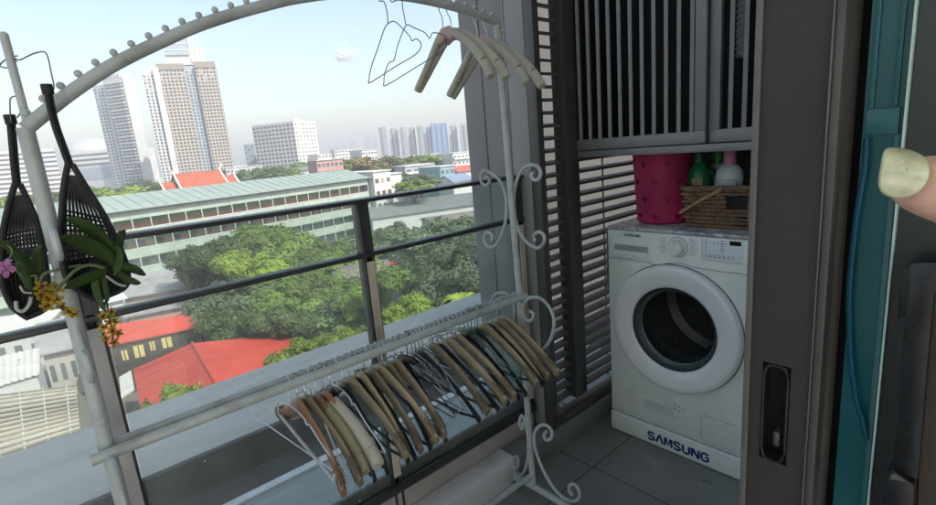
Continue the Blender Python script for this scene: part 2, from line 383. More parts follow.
tag(l.build('dry_leaf', M['wicker'], org=(1.6, 1.335, Z0)), 'dry leaf scraps lying on the sill under the louvres', 'leaf litter', kind='stuff')
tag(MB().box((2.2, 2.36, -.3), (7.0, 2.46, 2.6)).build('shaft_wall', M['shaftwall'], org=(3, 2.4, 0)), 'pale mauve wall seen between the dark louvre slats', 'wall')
# --- end wall and room behind
tag(MB().box((2.36, -.4, 0), (2.46, 1.30, 4.2)).build('end_wall', M['darkgrey'], org=(2.4, .5, 0)), 'dark wall closing the balcony behind the washing machine', 'wall')

for nm, a, b in (('room_floor', (-14, -16, -.08), (2.5, -.021, -.02)), ('room_ceiling', (-6, -4.2, 2.7), (2.95, .75, 2.95)), ('room_front_wall', (.82, -.16, -.02), (2.36, -.06, 2.7)), ('room_far_wall', (2.37, -4.2, -.02), (2.47, -.5, 2.7))):  # floor added oversized and near-white to bounce sunlight onto the balcony
    tag(MB().box(a, b).build(nm, M['roomwall']), kind='structure')

# --- wall cabinet over the machine
X = 1.73
cb = thing('wall_cabinet', (1.9, .8, 1.2), 'grey wall cabinet with vertical slatted doors above the washing machine', 'cabinet')
MB().box((1.757, 1.325, 1.236), (2.35, 1.338, 2.9)).box((1.757, -.1, 1.224), (2.35, 1.324, 1.236)).build('carcass', M['frame'], cb)
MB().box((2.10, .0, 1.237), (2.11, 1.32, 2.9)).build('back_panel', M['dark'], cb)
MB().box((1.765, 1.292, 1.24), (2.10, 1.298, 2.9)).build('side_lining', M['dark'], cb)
MB().box((X-.004, -.05, 1.221), (X+.026, 1.338, 1.247)).build('bottom_frame', M['cab'], cb, bevel=.002)
MB().box((X-.002, 1.326, 1.2475), (X+.026, 1.339, 2.9)).build('side_frame', M['frame'], cb, bevel=.002)
def cab_door(y0, y1, xf, n, bw):
    d = MB().box((xf, y0, 1.2505), (xf+.024, y1, 1.292)).box((xf, y1-.034, 1.2925), (xf+.024, y1, 2.85)).box((xf, y0, 1.2925), (xf+.024, y0+.036, 2.85)).build('door', M['cab'], cb, bevel=.0015)
    yy0, yy1 = y0+.036, y1-.034; mb = MB()
    for i in range(n):
        y = yy1-(yy1-yy0)*(i+.62)/n
        mb.obox((xf+.017, y, 2.071), Vector((.011, .0045, 0)), Vector((-.0018, .0062, 0)), Vector((0, 0, .7785)))
    mb.build('slats', M['blade'], d).name = 'slat_grille'
    return d
yl = onX(568.5, 100, X).y; yr = onX(706, 120, X).y
cab_door(yr, 1.3225, X-.006, 11, 0)
cab_door(.30, yr-.004, X+.012, 9, 0)
# ribbed white hose inside the cabinet
hp = onX(739, 20, 1.9)
mb = MB(); zz = onX(739, 58, 1.92).z
prof = []
while zz < 2.6: prof += [(.012, zz), (.016, zz+.006), (.016, zz+.012), (.012, zz+.018)]; zz += .02
mb.lathe(prof, (1.92, hp.y, 0), 'z', 16)
tag(mb.build('ribbed_hose', M['labelgrey'], org=(1.92, hp.y, 1.39)), 'pale ribbed hose behind the slats of the right cabinet door', 'hose')
# ------------------------------------------------------------------ washing machine
WX = 1.78
wm = thing('washing_machine', (2.05, .88, 0), 'white front loading washing machine with round door beside the louvres', 'washing machine')
WY0, WY1, WT = .578, 1.180, .931
mb = MB().box((WX+.012, WY0, .094), (2.33, WY0+.012, WT-.022)).box((WX+.012, WY1-.012, .094), (2.33, WY1, WT-.022)).box((2.315, WY0+.0122, .094), (2.33, WY1-.0122, WT-.022))
mb.box((WX+.012, WY0+.0122, .094), (2.3148, WY1-.0122, .106)).build('body', M['wash'], wm, bevel=.003)
# front fascia with softly curved top
fr = MB(); prof = [(.098, 0), (.80, 0), (.87, .003), (.905, .012), (.922, .03)]
NF_ = 96; cyy, czz, rh_ = .888, .545, .1655; ym, yM, zm, zM = WY0+.002, WY1-.002, .0955, WT-.012
def rim_pt(a):
    c, s_ = math.cos(a), math.sin(a); t_ = min(((yM if c > 0 else ym)-cyy)/c if abs(c) > 1e-9 else 9, ((zM if s_ > 0 else zm)-czz)/s_ if abs(s_) > 1e-9 else 9); return cyy+c*t_, czz+s_*t_
angs = sorted([2*math.pi*i/NF_ for i in range(NF_)]+[math.atan2(z-czz, y-cyy) % (2*math.pi) for y in (ym, yM) for z in (zm, zM)]); n_ = len(angs); vs = []
for a in angs:
    y, z = rim_pt(a); iy, iz = cyy+rh_*math.cos(a), czz+rh_*math.sin(a); dy, dz = y-cyy, z-czz; k_ = 1-.009/max(abs(dy), abs(dz))
    vs += [(WX, iy, iz), (WX, cyy+dy*k_, czz+dz*k_), (WX+.0035, cyy+dy*(k_+(1-k_)*.72), czz+dz*(k_+(1-k_)*.72)), (WX+.0115, y, z), (WX+.0115, iy, iz)]
fs = []
for i in range(n_):
    j = (i+1) % n_
    for k_ in range(5): fs.append((i*5+k_, j*5+k_, j*5+(k_+1) % 5, i*5+(k_+1) % 5))
fr.add(vs, fs); fr.build('front', M['wash'], wm, smooth=True)
MB().box((WX+.004, WY0-.003, WT-.0115), (2.335, WY1+.003, WT+.003)).build('top', M['marble'], wm, bevel=.008, bseg=3)
mb = MB(); r0 = random.Random(3)
for i in range(7):      # film hanging over the left side
    x0, x1 = WX+.006+i*.075, WX+.006+(i+1)*.075
    mb.quad((x0, WY1+.005+.006*(i % 2), WT-.01), (x1, WY1+.005+.006*((i+1) % 2), WT-.01), (x1, WY1+.012+.006*((i+1) % 2), WT-.25-.03*((i+1) % 2)), (x0, WY1+.012+.006*(i % 2), WT-.27-.03*(i % 2)))
sc_ = mb.build('side_film', M['washgrey'], wm, recalc=False); md = sc_.modifiers.new('thick', 'SOLIDIFY'); md.thickness = .002
MB().box((WX+.02, WY0+.01, .0), (2.32, WY1-.01, .0935)).build('plinth_core', M['washgrey'], wm)
kp = MB().box((WX-.003, WY0, .003), (WX+.0195, WY1, .0915)).build('kick_panel', M['wash'], wm, bevel=.006, bseg=3)
for y in (1.07, .695): MB().obox((WX-.0035, y, .083), Vector((.001, 0, 0)), Vector((0, .03, 0)), Vector((0, 0, .0065))).build('grip', M['panelwhite'], kp, bevel=.0008)
p0, p1 = onX(649, 447, WX-.004), onX(709, 472, WX-.004)
# lettering: drawn strokes, heavy sans, the A without its bar
def strokes(word, h, wl, gap, th):
    G = {'S': ([(.95,.80),(.72,.96),(.28,.96),(.06,.80),(.10,.62),(.40,.53),(.68,.46),(.93,.34),(.92,.14),(.70,.04),(.28,.04),(.04,.20)],),
         'A': ([(.0,.0),(.46,1.0),(.54,1.0),(1.0,.0)],), 'M': ([(.02,0),(.06,1),(.16,1),(.5,.1),(.84,1),(.94,1),(.98,0)],), 'U': ([(.06,1),(.06,.25),(.25,.04),(.75,.04),(.94,.25),(.94,1)],),
         'N': ([(.05,0),(.05,1),(.14,1),(.86,0),(.95,0),(.95,1)],), 'G': ([(.94,.80),(.70,.96),(.28,.96),(.05,.74),(.05,.26),(.28,.04),(.72,.04),(.94,.20),(.94,.50),(.55,.50)],)}
    mb = MB(); x = 0
    for ch in word:
        for s in G[ch]:
            P = [Vector((x+a*wl, b*h, 0)) for a, b in s]
            for i in range(len(P)):
                t = (P[min(i+1, len(P)-1)]-P[max(i-1, 0)]).normalized()
            L = []
            for i in range(len(P)):
                t = (P[min(i+1, len(P)-1)]-P[max(i-1, 0)]).normalized(); n = Vector((-t.y, t.x, 0)); L.append((P[i]+n*th/2, P[i]-n*th/2))
            for i in range(len(L)-1):
                a, b = L[i]; c, d = L[i+1]; mb.quad(a, b, d, c)
        x += wl+gap
    return mb, x-gap
def lettering(word, parent, m, x, y0, y1, z, h, th, name='lettering'):
    n = len(word); W = y0-y1; wl = W/(n+(n-1)*.28); mb, _ = strokes(word, h, wl, wl*.28, th)
    t = onface(y0, z, x)
    mb.v = [t@v for v in mb.v]; return mb.build(name, m, parent, recalc=False)
lettering('SAMSUNG', kp, M['blue'], WX-.0038, onX(648.5, 440, WX).y, onX(709, 462, WX).y, .0255, .035, .0098)
cp = MB(); zc = onX(606.5, 257, WX).z; zc2 = onX(746, 271.5, WX).z
ys = [WY1-.004, 1.0, .965, .91, .86, .80, WY0+.004]; zs = [zc, zc-.001, zc-.006, zc+.006, zc+.012, zc+.002, zc]
L = spline([(WX-.0008, y, z) for y, z in zip(ys, zs)], 6)
cp.tube(L, .0016, 5); cp.build('panel_seam', M['washgrey'], wm)
# drawer
dz0, dz1 = onX(615, 255, WX).z, onX(615, 243.5, WX).z; dy0, dy1 = onX(613, 250, WX).y, onX(650, 250, WX).y
dr = MB().box((WX-.003, dy1, dz0-.012), (WX-.0005, dy0, dz1+.006)).build('drawer', M['wash'], wm, bevel=.001)
mb = MB(); mb.quad((WX-.0034, dy0-.008, dz1), (WX-.0034, dy1+.006, dz1-.001), (WX-.0034, dy1+.010, dz0+.004), (WX-.0034, dy0-.012, dz0+.004)); mb.build('pull', M['washgrey'], dr, recalc=False)
MB().box((WX-.006, dy1+.008, dz0+.003), (WX-.0035, dy0-.010, (dz0+dz1)/2)).build('pull_lip', M['wash'], dr, bevel=.001)
lettering('SAMSUNG', wm, M['blackprint'], WX-.0008, onX(624, 233, WX).y, onX(640.5, 235, WX).y, onX(624, 236, WX).z, .011, .0028)
# dial
dc = onX(677.5, 247, WX)
dl = MB().lathe([(.037, .0), (.036, -.006), (.031, -.008), (.030, -.022), (.027, -.027), (.0, -.028)], (WX-.0005, dc.y, dc.z), 'x', 32).build('dial', M['wash'], wm, smooth=True)
MB().lathe([(.0385, -.0006), (.0385, -.0022)], (WX, dc.y, dc.z), 'x', 32).build('dial_ring', M['washgrey'], dl)
MB().obox((WX-.0265, dc.y, dc.z+.018), Vector((.003, 0, 0)), Vector((0, .0012, 0)), Vector((0, 0, .007))).build('mark', M['print'], dl)
mb = MB()
for s in (1, -1):
    for k in range(7):
        mb.box((WX-.0009, dc.y+s*(.046), dc.z+.03-k*.0095), (WX-.0003, dc.y+s*(.046+.018+.006*((k*5) % 3)), dc.z+.0325-k*.0095))
mb.build('programme_print', M['print'], wm)
# display
q0, q1 = onX(703, 239, WX), onX(742.5, 262, WX)
dp = MB().box((WX-.0022, q1.y, q1.z-.004), (WX-.0005, q0.y, q0.z)).build('display_panel', M['panelwhite'], wm, bevel=.0008)
a, b = onX(730, 241, WX), onX(741.5, 247, WX); MB().box((WX-.003, b.y, b.z+.002), (WX-.0023, a.y, a.z)).build('screen', M['lcd'], dp)
mb = MB()
for k in range(7):
    y = q0.y-.012-k*.0155; mb.box((WX-.0028, y-.004, q1.z+.006), (WX-.0023, y+.004, q1.z+.0085)).box((WX-.0028, y-.003, q1.z+.012), (WX-.0023, y+.003, q1.z+.014))
for k in range(5): mb.box((WX-.0028, q0.y-.016, q1.z+.03+k*.009), (WX-.0023, q0.y-.006-.001*k, q1.z+.0318+k*.009)).box((WX-.0028, q0.y-.075, q1.z+.03+k*.009), (WX-.0023, q0.y-.062, q1.z+.0318+k*.009))
for k in range(6): mb.box((WX-.0028, q0.y-.012-k*.014, q0.z-.014), (WX-.0023, q0.y-.009-k*.014, q0.z-.009))
mb.build('display_print', M['blackprint'], dp)
mb = MB(); c = [(WX-.0006, q0.y+.003, q0.z+.003), (WX-.0006, q0.y+.003, q1.z-.008), (WX-.0006, q1.y-.003, q1.z-.008)]; mb.tube(c, .0009, 5); mb.build('display_border', M['print'], wm)
# door
DC = (.888, .545)
mb = MB(); mb.cap0 = mb.cap1 = False
mb.lathe([(.257, .0), (.257, -.014), (.2545, -.022), (.249, -.027), (.240, -.0295), (.225, -.029), (.200, -.0245), (.180, -.0195), (.1735, -.017), (.169, -.012)], (WX-.001, *DC), 'x', 72)
door = mb.build('door', M['washring'], wm, smooth=True)
mb = MB(); mb.cap0 = mb.cap1 = False
mb.lathe([(.1688, -.014), (.166, -.004), (.160, .012), (.150, .02), (.146, .022)], (WX-.001, *DC), 'x', 64); mb.build('bezel', M['bezel'], door, smooth=True)
mb = MB(); mb.cap0 = mb.cap1 = False
mb.lathe([(.1458, .020), (.13, .030), (.10, .075), (.06, .092), (.0005, .095)], (WX-.001, *DC), 'x', 48); mb.build('door_glass', M['doorglass'], door, smooth=True)
mb = MB(); mb.cap0 = mb.cap1 = False
mb.lathe([(.16, .024), (.156, .06), (.166, .09), (.15, .11), (.165, .12)], (WX-.001, *DC), 'x', 48); mb.build('gasket', M['gasket'], wm, smooth=True)
mb = MB(); mb.cap0 = mb.cap1 = False
mb.lathe([(.165, .121), (.225, .13), (.235, .16), (.235, .40), (.20, .42), (.12, .405), (.04, .39), (.0005, .388)], (WX-.001, *DC), 'x', 60)
drum = mb.build('drum', M['drum'], wm, smooth=True)
mb = MB()
for i in range(24):
    for j in range(4):
        r = .06+j*.035; a = i*math.pi/12+j*.13; mb.lathe([(.005, 0), (.004, .003)], (WX+.385+(.012 if j > 1 else .002)-.002, DC[0]+r*math.cos(a), DC[1]+r*math.sin(a)), 'x', 6)
mb.build('drum_holes', M['dark'], drum).name = 'perforation'
mb = MB()
for i in range(3):
    a = i*2.094+.5; c, s = math.cos(a), math.sin(a)
    mb.obox((WX+.26, DC[0]+.212*c, DC[1]+.212*s), Vector((.12, 0, 0)), Vector((0, c, s))*.022, Vector((0, -s, c))*.02)
mb.build('paddle', M['drum'], drum, bevel=.008)
mb = MB(); mb.cap0 = mb.cap1 = False
mb.lathe([(.2605, -.0002), (.2605, -.0012), (.2574, -.0012)], (WX-.0004, *DC), 'x', 72); mb.build('door_seam', M['bezel'], wm)
# filter hatch, info print
h0, h1 = onX(701.5, 414, WX), onX(745, 455, WX)
hz0 = .112; mb = MB().tube([(WX-.0005, h0.y-.13, h0.z), (WX-.0005, h0.y-.012, h0.z), (WX-.0005, h0.y, h0.z-.012), (WX-.0005, h0.y, hz0+.012), (WX-.0005, h0.y-.012, hz0), (WX-.0005, h0.y-.13, hz0)], .0011, 5); mb.build('filter_hatch', M['washgrey'], wm)
i0 = onX(644, 398, WX); mb = MB(); rr = random.Random(5)
for k in range(7):
    y = i0.y-.002; z = i0.z-.004-k*.0062
    if k == 5: continue
    while y > i0.y-(.125 if k < 6 else .15):
        w = rr.uniform(.005, .016); mb.box((WX-.0007, y-w, z), (WX-.0002, y, z+.0022)); y -= w+.003
j0 = onX(672, 403, WX)
for k in range(5): mb.box((WX-.0007, j0.y-.01-.016*(k % 3)-.008, j0.z-.006*k-.003), (WX-.0002, j0.y-.01-.016*(k % 3), j0.z-.006*k+.003))
mb.build('info_print', M['print'], wm)
mb = MB(); y = dy0-.006
for w in (.008, .018, .010, .022, .012): mb.box((WX-.0036, y-w, dz0-.009), (WX-.0031, y, dz0-.0055)); y -= w+.004
mb.build('drawer_print', M['print'], wm)

# ------------------------------------------------------------------ things on the machine
TOPZ = WT+.0035
bx = 1.97
pc = onX(664, 214, bx); pw = abs(onX(640.5, 212, bx).y-onX(689, 212, bx).y)/2; pt_ = onX(664, 151, bx).z; pwt = abs(onX(635.5, 155, bx).y-onX(693.5, 155, bx).y)/2
bh = pt_-TOPZ
bk = thing('waste_bin', (bx, pc.y, TOPZ), 'bright pink plastic bin pierced with heart shaped holes on the washing machine', 'bin')
def bin_mesh():
    mb = MB(); n = 48; mb.cap0 = mb.cap1 = False
    ro, ri = (pw, pwt), (pw-.004, pwt-.004)
    mb.lathe([(.001, 0), (ro[0]-.008, 0), (ro[0], .008), (ro[1]-.002, bh-.006), (ro[1]+.003, bh-.004), (ro[1]+.003, bh), (ri[1], bh), (ri[0], .008), (.001, .005)], (0, 0, 0), 'z', n)
    ob = mb.build('shell', M['pink'])
    hb = MB()
    hs = [(.16*math.sin(t)**3/.16, (13*math.cos(t)-5*math.cos(2*t)-2*math.cos(3*t)-math.cos(4*t))/16) for t in [i*2*math.pi/28 for i in range(28)]]
    for row in range(4):
        zr = .032+row*(bh-.055)/3.3; r = pw+(pwt-pw)*zr/bh
        for k in range(8):
            a = (k+.5*(row % 2))*2*math.pi/8+.2; w = .0145
            e, t = Vector((math.cos(a), math.sin(a), 0)), Vector((-math.sin(a), math.cos(a), 0))
            c = e*r+Vector((0, 0, zr)); m = len(hs)
            vs = [c-e*.012+t*(x*w)+Vector((0, 0, y*w)) for x, y in hs]+[c+e*.012+t*(x*w)+Vector((0, 0, y*w)) for x, y in hs]
            hb.add(vs, [tuple(range(m-1, -1, -1)), tuple(range(m, 2*m))]+[(i, (i+1) % m, m+(i+1) % m, m+i) for i in range(m)])
    hc = hb.build('cutter', M['pink']); bm_ = ob.modifiers.new('b', 'BOOLEAN'); bm_.object = hc; bm_.operation = 'DIFFERENCE'; bm_.solver = 'EXACT'
    bpy.context.view_layer.update()
    me = bpy.data.meshes.new_from_object(ob.evaluated_get(bpy.context.evaluated_depsgraph_get()))
    bpy.data.objects.remove(hc); bpy.data.objects.remove(ob)
    me.polygons.foreach_set('use_smooth', [True]*len(me.polygons)); me.set_sharp_from_angle(angle=R(35)); return me
me = bin_mesh(); o = bpy.data.objects.new('shell', me); COL.objects.link(o); o.parent = bk
M['linerpink'] = mat('liner_pink', (.42, .02, .09), .6, 0, .1, 8); mb = MB(); mb.cap0 = mb.cap1 = False  # added sleeve, brightens the heart holes in place of light inside the bin
mb.lathe([(pw-.012, .012), (pwt-.014, bh-.02), (pwt-.016, bh-.02), (pw-.014, .014)], (bx, pc.y, TOPZ), 'z', 40); mb.build('liner', M['linerpink'], bk, smooth=True)
# wicker basket
kx0, kx1 = 1.86, 2.14
b0 = onX(677, 210, kx0); b1 = onX(682, 188, kx0); bzt = b1.z; ky1 = b1.y; ky0 = .60
wb = thing('wicker_basket', (2.0, .75, TOPZ), 'brown woven wicker basket holding laundry bottles on the washing machine', 'basket')
mb = MB(); rows = 10; bhh = bzt-TOPZ
def brect(g, ins): return (kx0+ins+g*-.004, kx1-ins, ky0+ins, ky1-ins+g*.012)
for i in range(rows):
    g = i/(rows-1); z = TOPZ+.008+(bhh-.016)*g; x0, x1, y0, y1 = brect(g, .012)
    pts = []; N = 44
    for k in range(N):
        t = k/N*4; s = int(t); u = t-s
        P = [(x0, y0), (x0, y1), (x1, y1), (x1, y0)]; a, b = P[s], P[(s+1) % 4]
        px, py = a[0]+(b[0]-a[0])*u, a[1]+(b[1]-a[1])*u
        w = .0045*(1 if (k+i) % 2 else -1)
        pts.append((px+(w if s in (0, 2) else 0), py+(w if s in (1, 3) else 0), z+random.uniform(-.0015, .0015)))
    hole = 5 <= i <= 7
    if hole:   # gap for the hand hole in the near side
        hy0, hy1 = ky1-.235, ky1-.165
        seg1 = [p for p in pts if not (abs(p[0]-x0) < .01 and hy0 < p[1] < hy1)]
        idx = [j for j, p in enumerate(pts) if (abs(p[0]-x0) < .01 and hy0 < p[1] < hy1)]
        j = max(idx)+1; loop = [pts[(j+q) % N] for q in range(N-len(idx))]
        mb.tube(loop, .0062, 6)
    else: mb.tube(pts, .0062, 6, closed=True)
mb.build('woven_sides', M['wicker'], wb, smooth=True)
MB().box((kx0+.0195, ky1-.245, TOPZ+bhh*.46), (kx0+.022, ky1-.150, TOPZ+bhh*.84)).build('lining', M['dark'], wb)  # dark sheet standing in for the shade inside the hand hole
mb = MB()
for k in range(18):
    y = ky0+.02+k*(ky1-ky0-.04)/17
    if not (ky1-.225 < y < ky1-.145): mb.tube([(kx0+.012, y, TOPZ), (kx0+.008, y, bzt)], .0035, 5)
mb.box((kx0+.02, ky0+.02, TOPZ), (kx1-.02, ky1-.02, TOPZ+.006)); mb.build('stakes', M['wicker'], wb).name = 'stake_frame'
x0, x1, y0, y1 = brect(1, .010); mb = MB().tube([(x0, y0, bzt), (x0, y1, bzt), (x1, y1, bzt), (x1, y0, bzt)], .009, 8, closed=True); mb.build('rim', M['wicker'], wb, smooth=True)
a, b = onX(679, 214, kx0-.01), onX(722, 190, kx0-.006)
mb = MB()
for k in range(3): mb.tube([a+Vector((0, -.002*k, .0045*k)), (a+b)/2+Vector((-.002, 0, .003*k+.003)), b+Vector((0, 0, .004*k))], .0026, 6)
mb.build('loose_strand', M['wickerlight'], wb)
def bottle(name, label, px, pyt, X, prof, m, capp, mc, extra=None):
    c = onX(px, 190, X); zt = onX(px, pyt, X).z; z0 = TOPZ+.0065
    t = thing(name, (X, c.y, z0), label, 'bottle'); H = zt-z0
    mb = MB(); mb.cap1 = True; mb.lathe([(r, h*H) for r, h in prof], (0, 0, 0), 'z', 28)
    for v in mb.v: v.x *= .75
    mb.v = [v+Vector((X, c.y, z0)) for v in mb.v]; mb.build('bottle_body', m, t, smooth=True)
    mb = MB(); mb.lathe([(r, h*H) for r, h in capp], (X, c.y, z0), 'z', 24); mb.build('cap', mc, t, smooth=True)
    return t, Vector((X, c.y, z0)), H
t, c, H = bottle('detergent_bottle', 'dark green detergent bottle with dark cap leaning against the pink bin', 699.5, 147.5, 1.96, [(.045, 0), (.05, .04), (.05, .35), (.047, .55), (.036, .72), (.024, .79), (.022, .80)], M['greenplastic'], [(.0225, .795), (.024, .80), (.0235, .90), (.019, .98), (.012, 1.0), (0, 1.0)], M['greendark'])
MB().box((1.921, c.y-.028, c.z+H*.40), (1.9235, c.y+.012, c.z+H*.60)).build('paper_label', M['wickerlight'], t)
MB().tube(spline([(1.96, c.y-.04, c.z+H*.70), (1.955, c.y-.065, c.z+H*.58), (1.955, c.y-.06, c.z+H*.35), (1.96, c.y-.045, c.z+H*.3)], 6), .008, 8).build('handle', M['greendark'], t, smooth=True)
t, c, H = bottle('cleaner_bottle', 'white bottle with a bright green cap behind the pink capped bottle', 717, 146.5, 2.05, [(.032, 0), (.034, .05), (.034, .62), (.026, .72), (.019, .77)], M['whiteplastic'], [(.019, .765), (.0195, .78), (.019, .97), (.016, 1.0), (0, 1.0)], M['greencap2'])
t, c, H = bottle('softener_bottle', 'white fabric softener bottle with pink cap at the front of the basket', 729, 149, 1.93, [(.042, 0), (.047, .04), (.047, .66), (.043, .73), (.030, .79), (.021, .81)], M['whiteplastic'], [(.021, .805), (.0215, .82), (.020, .97), (.016, 1.0), (0, 1.0)], M['pinkcap'])
MB().box((1.893, c.y-.036, c.z+H*.30), (1.8955, c.y+.036, c.z+H*.58)).build('paper_label', M['labelgrey'], t)
MB().box((1.8925, c.y-.038, c.z+H*.60), (1.8955, c.y+.038, c.z+H*.612)).build('shoulder_line', M['print'], t)

# ------------------------------------------------------------------ garment rack
RY = 1.138
rk = thing('garment_rack', (.6, RY, 0), 'pale grey metal garment rack with scrolls, studded arch and two hanging rails', 'clothes rack')
RX = 1.192
MB().tube([(.022, RY, .05), (.021, RY, .8), (.022, RY, 1.40)], .0125, 14).build('upright', M['rack'], rk, smooth=True)
MB().tube([(RX+.004, RY, .05), (RX-.004, RY, .8), (1.168, RY, 1.662)], .0115, 14).build('upright', M['rack'], rk, smooth=True)
pole = MB().tube([(.027, RY+.012, 1.385), (.026, RY+.012, 1.548)], .0065, 10)
pole.ball((.026, RY+.012, 1.548), .0066, 10, 6); pole.build('upright_tip', M['rack'], rk, smooth=True)
arch_px = [(28, 131), (60, 101), (85, 83), (110, 67), (137, 53), (165, 40), (195, 27), (228, 16), (262, 6.5), (300, -2), (350, -7), (400, -4), (440, 3.5), (470, 12), (498, 22)]
ap = [onY(x, y, RY) for x, y in arch_px]; ap[0] = Vector((.022, RY, 1.398)); ap[-1] = Vector((1.168, RY, 1.664))
arc = spline(ap, 8)
ao = MB().tube(arc, .0118, 14).build('arch', M['rack'], rk, smooth=True)
mb = MB(); mb.ball((0, 0, .0055), (.0066, .0066, .0066), 12, 8); mb.tube([(0, 0, -.004), (0, 0, .003)], .0040, 8, cap=False)
kn = mb.build('knob', M['rack'], None, smooth=True); COL.objects.unlink(kn)
acc = 0; nxt = .022; first = True
for i in range(1, len(arc)):
    seg = (arc[i]-arc[i-1]).length
    while acc+seg >= nxt:
        p = arc[i-1].lerp(arc[i], (nxt-acc)/seg); t = (arc[i]-arc[i-1]).normalized(); n = Vector((-t.z, 0, t.x))
        c = kn.copy(); COL.objects.link(c); c.parent = ao; c.location = p+n*.011-ORG[rk.name]; c.rotation_euler = (0, math.atan2(n.x, n.z), 0); c.name = 'knob'
        nxt += .0345
    acc += seg
MB().tube([(-.008, 1.115, .797), (RX+.004, 1.119, .795)], .0112, 14).build('front_hanging_rail', M['rack'], rk, smooth=True).name = 'hanging_rail'
MB().tube([(.006, 1.1525, .797), (RX, 1.1525, .795)], .0105, 14).build('hanging_rail', M['rack'], rk, smooth=True)
for x in (.021, RX-.002): MB().box((x-.010, 1.104, .789), (x+.010, 1.168, .803)).build('rail_bracket', M['rack'], rk, bevel=.003)
for x in (RX-.002,): MB().tube([(x, 1.10, .797), (x, 1.085, .797)], .004, 8).ball((x, 1.083, .797), .0058, 8, 6).build('bolt', M['rack'], rk, smooth=True)
MB().tube([(1.168, RY-.004, 1.640), (1.176, RY-.022, 1.636)], .004, 8).build('bolt', M['rack'], rk, smooth=True)
MB().tube([(.021, RY, .112), (RX, RY, .098)], .0105, 12).build('lower_rail', M['rack'], rk, smooth=True)
for x in (.021, RX+.004):
    MB().tube([(x, .80, .05), (x, 1.232, .05)], .0125, 12).build('foot', M['rack'], rk, smooth=True)
    for y in (.815, 1.22):
        MB().box((x-.014, y-.022, .037), (x+.014, y+.012, .064)).build('foot_clamp', M['rack'], rk, bevel=.003)
        MB().lathe([(.0, -.009), (.02, -.009), (.021, -.006), (.021, .006), (.02, .009), (0, .009)], (x, y-.004, .0212), 'x', 18).build('caster', M['bezel'], rk, smooth=True)
def zp(ox, oy, s, pts): return [(ox+x/s, oy+y/s) for x, y in pts]
SCR = [
 zp(440, 130, 2.52, [(236,106),(231,116),(238,126),(250,122),(254,106),(244,91),(225,89),(208,100),(194,126),(187,160),(187,200),(194,240),(208,270),(228,290),(248,297),(262,284),(261,264),(248,257),(237,266),(240,280)]),
 zp(440, 130, 2.52, [(113,123),(121,119),(125,130),(116,140),(105,132),(103,115),(112,103),(130,110),(150,127),(163,155),(168,190),(163,240),(148,280),(130,296),(115,288),(111,270),(120,258),(132,266),(130,279)]),
 zp(400, 280, 3.606, [(468,112),(478,118),(480,132),(470,147),(454,144),(444,124),(443,97),(458,70),(490,62),(520,76),(545,110),(555,150),(548,200),(530,236),(515,248)]),
 zp(400, 280, 3.606, [(368,92),(376,82),(368,74),(352,80),(350,100),(338,92),(334,66),(355,47),(385,50),(405,72),(413,112),(414,150)]),
 zp(440, 380, 4.04, [(430,205),(420,222),(430,242),(448,234),(452,206),(430,183),(400,187),(382,217),(382,260),(395,310),(425,380),(460,435),(500,475),(535,489),(560,477),(562,446),(543,421),(523,427),(523,447),(536,464)]),
 zp(440, 380, 4.04, [(303,163),(316,160),(311,178),(294,178),(282,158),(285,140),(303,131),(325,150),(345,190),(355,240),(350,290),(330,330),(300,352),(262,350),(230,335),(218,310),(222,280),(240,270),(256,285),(255,308),(242,316),(236,300)]),
]
for s in SCR:
    P = [onX(x, y, RX-.004) for x, y in s]
    if max(p.y for p in P) > 1.24 and min(p.z for p in P) < .2: P = [Vector((p.x, p.y if p.y < RY else RY+(p.y-RY)*.44, p.z)) for p in P]
    for dx in (0, .021-RX+.004):
        MB().tube(spline([p+Vector((dx, 0, 0)) for p in P], 5), .0058, 8).build('scroll', M['rack'], rk, smooth=True)

